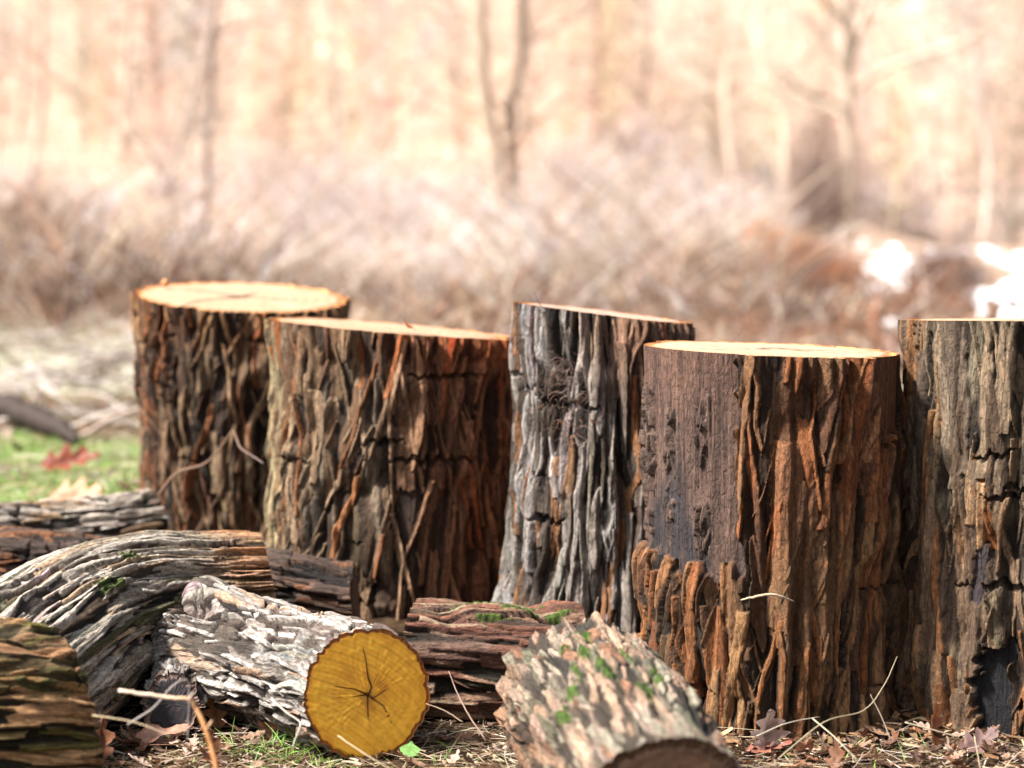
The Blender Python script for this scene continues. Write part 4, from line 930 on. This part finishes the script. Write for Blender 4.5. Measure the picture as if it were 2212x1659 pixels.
# ---------------------------------------------------------------- reeds and brush
B = Buf(); r = np.random.default_rng(41)
REEDP = [(4, (.50, .39, .28)), (3, (.62, .56, .49)), (4, (.24, .15, .115)), (3, (.15, .095, .07)), (1.5, (.38, .19, .10))]
def reeds(n, y0, y1, hh, x0=-99, x1=99, pal=REEDP, amin=-9, w=(.006, .014)):
    y = r.uniform(y0, y1, n); x = r.uniform(-1, 1, n) * .30 * y; k = (x > x0) & (x < x1)
    k &= r.random(n) < np.clip(.55 + .5 * np.sin(x * 1.7 + 2 * np.sin(y * .9)) + .3 * np.sin(x * 4.1 + y), .12, 1)
    ang = x / y; k &= (ang < .222) | (y > 50); k &= (y > 13) | (ang > amin)
    x, y = x[k], y[k]; k = len(x)
    az = r.uniform(0, 6.28, k); el = np.clip(r.normal(1.15, .28, k), .2, 1.55)
    dr = np.stack([np.cos(az) * np.cos(el), np.sin(az) * np.cos(el), np.sin(el)], 1); L = r.uniform(.55, 1.15, k) * hh * (.8 + .35 * np.sin(x * .9 + y * .3)) * np.where((x / y > .13) & (y < 50), np.clip(.50 + .35 * np.exp(-((x / y - .19) / .02) ** 2), 0, 1), 1)
    arch = r.random(k) < .5
    bend = np.stack([np.cos(az) * L * .5, np.sin(az) * L * .5, -L * np.where(arch, r.uniform(.3, .8, k), r.uniform(0, .2, k))], 1)
    B.blades(np.stack([x, y, zg(x, y) - .02], 1), dr, L, r.uniform(*w, k), bend, palN(k, pal, r, .3), seg=5, tip=.4)
DARKP = [(3, (.14, .088, .062)), (3, (.20, .13, .095)), (2, (.30, .17, .11)), (1, (.07, .045, .035))]
LAVP = [(3, (.54, .50, .50)), (3, (.46, .38, .31)), (2, (.64, .60, .59)), (2.5, (.46, .31, .23))]
reeds(9000, 13.0, 21, .72, x1=2.6, pal=DARKP, w=(.012, .03))
reeds(7500, 13.5, 21, 1.12, x1=2.4, w=(.008, .020))
reeds(2200, 11.2, 13.6, .34, x1=-.9)
reeds(1900, 13.5, 19, 1.05, x1=2.2, pal=LAVP, w=(.008, .020))
reeds(6500, 20, 30, 1.4, x1=3.2, pal=LAVP, w=(.018, .04))
RUSTP = [(3, (.34, .15, .075)), (2, (.42, .25, .17)), (4, (.13, .08, .055)), (1, (.55, .47, .42))]
reeds(9000, 10.5, 18, .52, -.1, 99, pal=RUSTP, w=(.008, .020))
reeds(7000, 9.0, 14, .42, -1.2, 99, amin=-.085, w=(.006, .015))
reeds(5000, 9.5, 14, .40, -1.2, 99, pal=RUSTP, amin=-.085, w=(.006, .015))
reeds(2200, 13, 20, .62, 1.0, 3.6, pal=RUSTP, w=(.010, .024))
tag(B.obj('dry_reeds', M_STRAW), 'tangled dry reeds and brush in a blurred band behind the logs', 'reeds', kind='stuff')
B = Buf()
PALEP = [(4, (.48, .41, .38)), (3, (.57, .53, .55)), (2, (.36, .29, .26)), (1, (.60, .44, .31))]
reeds(9000, 30, 44, 1.5, x1=5.0, pal=PALEP, w=(.02, .05))
reeds(7000, 57, 70, 2.2, 3.0, 99, pal=PALEP, w=(.04, .08))
tag(B.obj('far_dry_brush', M_FAR), 'pale dry brush at the foot of the far woods', 'brush', kind='stuff')

# snow patches on the flat ground at the right
B = Buf(); r = np.random.default_rng(43)
SN = [(1740, 560, 34, 7), (2175, 650, 24, 12), (2195, 690, 34, 18), (2215, 620, 26, 12), (1925, 722, 20, 14), (1940, 612, 26, 9), (1185, 541, 12, 5), (1232, 547, 10, 5), (975, 487, 12, 5)]
SN += [(r.uniform(1715, 2230), r.uniform(550, 592), r.uniform(6, 20), r.uniform(2, 5)) for _ in range(40)]
SN += [(r.uniform(1860, 2230), r.uniform(590, 640), r.uniform(8, 24), r.uniform(4, 9)) for _ in range(16)]
SN += [(r.uniform(2110, 2230), r.uniform(640, 720), r.uniform(6, 16), r.uniform(4, 10)) for _ in range(9)]
for (px, py, sx, sy) in SN:
    t = py - 480.; d = F * (H - .10) / max(t, 6); d = min(d, 60)
    c = G(px, d); a = np.arange(26) / 26 * 2 * np.pi; rr = 1 + .25 * r.normal(0, 1, 26).cumsum() * .12
    rx = sx / F * d * .85; ry = sy / F * d * d / .75 * .7 / 1.0
    ry = min(ry, rx * 3.5)
    x = c[0] + np.cos(a) * rx * rr; y = c[1] + np.sin(a) * ry * rr
    ring = np.stack([x, y, zg(x, y) - .02], 1); ri = np.stack([c[0] + .8 * (x - c[0]), c[1] + .8 * (y - c[1]), zg(x, y) + .06], 1)
    cen = A_([[c[0], c[1], float(zg(c[0], c[1])) + .08]]); v = np.vstack([ring, ri, cen]); k = np.arange(26); k1 = (k + 1) % 26
    B.add(v, np.stack([k, k1, 26 + k1, 26 + k], -1), np.stack([np.full(26, 52), 26 + k, 26 + k1], -1), (.86, .88, .95))
tag(B.obj('snow', mat_col('snow', .5, 6, .05, .3, .02)), 'patches of old snow on the low ground beyond the brush', 'snow', kind='stuff')

# ---------------------------------------------------------------- trees and shrubs
def grow(bf_t, bf_c, base, dirv, L, R_, depth, r, col, spread=.5, up=.15, kids=(3, 5), minr=.004, tcol=None, wig=.08):
    n = 7; pts = [A_(base, float)]; d = A_(dirv, float); d /= np.linalg.norm(d)
    for k in range(n - 1):
        d = d + r.normal(0, wig, 3) + A_([0, 0, up * .15]); d /= np.linalg.norm(d); pts.append(pts[-1] + d * L / (n - 1))
    pts = A_(pts); rad = np.linspace(R_, R_ * .35, n)
    bf_t.tube(pts, np.maximum(rad, minr), col * r.uniform(.85, 1.15), 8 if depth >= 3 else 4, False)
    if depth == 0: return
    for k in range(r.integers(*kids)):
        i = r.integers(2, n) if depth < 4 else r.integers(3, n)
        a = r.normal(0, 1, 3); a -= a.dot(d) * d; a /= np.linalg.norm(a)
        nd = d * (1 - spread * .5) + a * spread + A_([0, 0, up])
        grow(bf_c, bf_c, pts[i], nd, L * r.uniform(.42, .68), rad[i] * .6, depth - 1, r, tcol if tcol is not None else col, spread, up, kids, minr, tcol, wig * 1.2)
def bare_tree(label, stems, r, col, group=None, name='bare_tree', depth=3, kids=(4, 7), minr=.006, tcol=None, spread=.55, mat=None):
    """stems: list of polylines with radii; branches grow from each stem"""
    root = thing(name, Vector([float(q_) for q_ in stems[0][0][0]]), label, 'tree', group)
    cb = Buf()
    for pts, rad, nb in stems:
        tb = Buf(); c = catmull(A_(pts), 16); rr = np.interp(np.linspace(0, 1, 16), np.linspace(0, 1, len(rad)), rad)
        c = c + r.normal(0, .12, c.shape) * rr[:, None]
        tb.tube(c, rr, A_(col), 9, True); tb.obj('trunk', mat or M_TREE, root)
        for _ in range(nb):
            i = r.integers(3, 16); d = c[min(i, 15)] - c[i - 1]; d /= np.linalg.norm(d); a = r.normal(0, 1, 3); a -= a.dot(d) * d; a /= np.linalg.norm(a)
            grow(cb, cb, c[i if i < 16 else 15], d * .5 + a * .9, r.uniform(.25, .5) * np.linalg.norm(c[-1] - c[0]) * .5, rr[i] * .45, depth - 1, r, A_(col), spread, .15, kids, minr, tcol)
    cb.obj('crown', mat or M_TREE, root)
    return root
rt = np.random.default_rng(61)
BK = A_((.36, .28, .215)); 
def PG(px, d): return G(px, d)
bare_tree('pair of close dark trunks rising behind the gap in the middle of the log row',
    [([PG(1078, 38) - A_([0, 0, .2]), P(1064, 320, 38), P(1046, 200, 38), P(1040, 60, 38), P(1030, -120, 38), P(1020, -500, 38)], [.15, .13, .13, .11, .10, .04], 5),
     ([PG(1100, 38.3) - A_([0, 0, .2]), P(1105, 310, 38.3), P(1104, 220, 38.3), P(1122, 130, 38.4), P(1126, 0, 38.4), P(1135, -480, 38.4)], [.13, .12, .11, .10, .10, .04], 5)], rt, BK)
bare_tree('tall forked tree with pale limbs above the brown bush at the right',
    [([PG(1838, 40) - A_([0, 0, .2]), P(1834, 250, 40), P(1828, 150, 40), P(1826, 40, 40), P(1815, -120, 40), P(1800, -500, 40)], [.13, .12, .11, .10, .09, .04], 8),
     ([P(1834, 150, 40), P(1850, 80, 40), P(1880, 0, 40), P(1930, -200, 40)], [.09, .08, .07, .03], 8),
     ([P(1838, 200, 40), P(1880, 170, 39.7), P(1960, 130, 39), P(2080, 90, 38.5), P(2180, 10, 38)], [.08, .08, .07, .05, .02], 7),
     ([P(1836, 240, 40), P(1790, 215, 39.7), P(1740, 200, 39), P(1680, 150, 38.6)], [.06, .06, .05, .02], 5)], rt, A_((.44, .37, .30)))
bare_tree('dark slanting tree trunk in the woods above the leftmost upright log',
    [([PG(440, 33) - A_([0, 0, .2]), P(445, 300, 33), P(455, 200, 33), P(450, 100, 33), P(462, -10, 33), P(480, -400, 33)], [.09, .09, .085, .08, .075, .04], 8)], rt, A_((.34, .27, .23)))
bare_tree('slender Y shaped sapling with two thin stems in front of the reeds at the left',
    [([PG(378, 16), P(376, 560, 16), P(372, 480, 16), P(366, 420, 16)], [.022, .020, .018, .017], 2),
     ([P(366, 420, 16), P(345, 365, 16), P(300, 290, 16), P(272, 200, 16), P(278, 90, 16), P(290, -60, 16)], [.016, .016, .015, .015, .012, .008], 6),
     ([P(366, 420, 16), P(375, 360, 16), P(400, 270, 16), P(430, 170, 16), P(455, 60, 16), P(475, -60, 16)], [.016, .016, .016, .015, .012, .008], 6)], rt, A_((.42, .35, .30)), minr=.003, depth=3)
for (px, d, R0, lb, cc) in [(725, 42, .05, 'thin grey tree standing upright in the woods above the second upright log', (.5, .42, .37)),
                            (1590, 46, .06, 'pale thin tree left of the forked tree in the right woods', (.62, .52, .44)),
                            (1690, 44, .06, 'pale straight tree beside the brown bush in the right woods', (.66, .56, .46)),
                            (2120, 47, .07, 'grey leaning tree near the right edge of the woods', (.55, .49, .44)),
                            (60, 40, .055, 'brown tree at the left edge of the woods', (.5, .40, .34)),
                            (880, 48, .06, 'pale tree in the woods between the dark slanting trunk and the trunk pair', (.60, .50, .40))]:
    g = PG(px, d); bare_tree(lb, [([g - A_([0, 0, .2]), g + A_([rt.normal(0, .2), 0, 2]), g + A_([rt.normal(0, .4), 0, 4]), g + A_([rt.normal(0, .6), 0, 7]), g + A_([rt.normal(0, .8), 0, 10])], [R0, R0 * .9, R0 * .75, R0 * .5, .02], 16)], rt, A_(cc))

def shrub(label, px, d, wdt, hgt, col, n, r, name='shrub', rr=.006):
    g = PG(px, d); root = thing(name, Vector([float(q_) for q_ in g]), label, 'shrub'); b = Buf()
    for k in range(n):
        a = r.uniform(0, 6.28); e = r.uniform(.0, 1.0); tip = g + A_([math.cos(a) * wdt / 2 * e, math.sin(a) * wdt / 2 * e, hgt * r.uniform(.45, 1.0) * math.sqrt(max(.1, 1 - .7 * e * e))])
        b0 = g + A_([math.cos(a) * wdt * .15 * r.random(), math.sin(a) * wdt * .15 * r.random(), -.02]); m1 = (b0 + tip) / 2 + A_([math.cos(a), math.sin(a), .3]) * wdt * .08
        c = catmull(A_([b0, m1, tip]), 7); cl = A_(col) * r.uniform(.6, 1.35)
        b.tube(c, np.linspace(rr, rr * .4, 7), cl, 3, False)
        for q_ in range(7):
            i = r.integers(2, 7); dd = r.normal(0, 1, 3); dd[2] = abs(dd[2]) * .5; dd /= np.linalg.norm(dd)
            b.tube(A_([c[i], c[i] + dd * wdt * .08, c[i] + dd * wdt * .16 + A_([0, 0, -.02])]), [rr * .6, rr * .5, rr * .3], cl * r.uniform(.8, 1.3), 3, False)
    b.obj('branches', M_TREE, root)
rb = np.random.default_rng(71)
shrub('dark brown twiggy bush below the forked tree at the right', 1765, 34, 1.6, 2.5, (.30, .22, .185), 230, rb, rr=.009)
shrub('round orange tan shrub beyond the middle gap left of the snow', 1648, 24, .85, .75, (.58, .32, .17), 300, rb, rr=.008)
shrub('low rust brown shrub behind the right side of the widest log', 1740, 19, 1.3, .55, (.34, .16, .09), 260, rb)
shrub('dark brush clump by the snow near the right edge log', 2040, 20, 1.0, .5, (.22, .14, .11), 220, rb)
shrub('brown brush clump above the silver grey upright log', 1480, 18, 1.2, .45, (.30, .19, .14), 260, rb)
shrub('dark brown brush clump at the left edge of the reed band', 60, 17, 1.3, 1.0, (.26, .17, .12), 300, rb)

# far woods: thin trees on the rising ground, glare haze put into their pale colours
B = Buf(); r = np.random.default_rng(81)
def woods(n, y0, y1, hh, pal, R0, twigs, tk=1.):
    for _ in range(n):
        y = r.uniform(y0, y1); x = r.uniform(-1, 1) * .30 * y; z = float(zg(x, y)) - .3; c = palN(1, pal, r, .25)[0]
        h_ = hh * r.uniform(.5, 1.1); ln = r.normal(0, .06, 2)
        t = np.linspace(0, 1, 6); tr = np.stack([x + ln[0] * h_ * t + r.normal(0, .05, 6), y + ln[1] * h_ * t, z + h_ * t], 1)
        B.tube(tr, np.linspace(R0 * r.uniform(.5, 1.4), .02, 6), c, 4, False)
        for k in range(twigs):
            f = r.uniform(.08, 1); p0 = tr[0] * (1 - f) + tr[-1] * f; a = r.uniform(0, 6.28); L = h_ * r.uniform(.08, .30) * (1.1 - f * .6)
            d1 = A_([math.cos(a) * .8, math.sin(a) * .8, r.uniform(.1, .9)]); p1 = p0 + d1 * L * .5; p2 = p1 + (d1 + r.normal(0, .35, 3)) * L * .6
            rr = R0 * .30 * tk
            B.tube(A_([p0, p1, p2]), [rr, rr * .7, rr * .35], c * r.uniform(.85, 1.2), 3, False)
WP = [(4, (.80, .67, .57)), (3, (.84, .75, .67)), (2, (.70, .56, .47)), (2, (.86, .76, .62)), (1, (.55, .44, .37))]
woods(95, 50, 70, 9, WP, .045, 70, 2.2)
woods(230, 70, 130, 13, [(4, (.87, .765, .68)), (3, (.90, .83, .76)), (2, (.82, .69, .59))], .055, 80, 3.)
tag(B.obj('far_woods', M_FAR), 'blurred pale brown woods covering the rising ground behind', 'woods', kind='stuff')
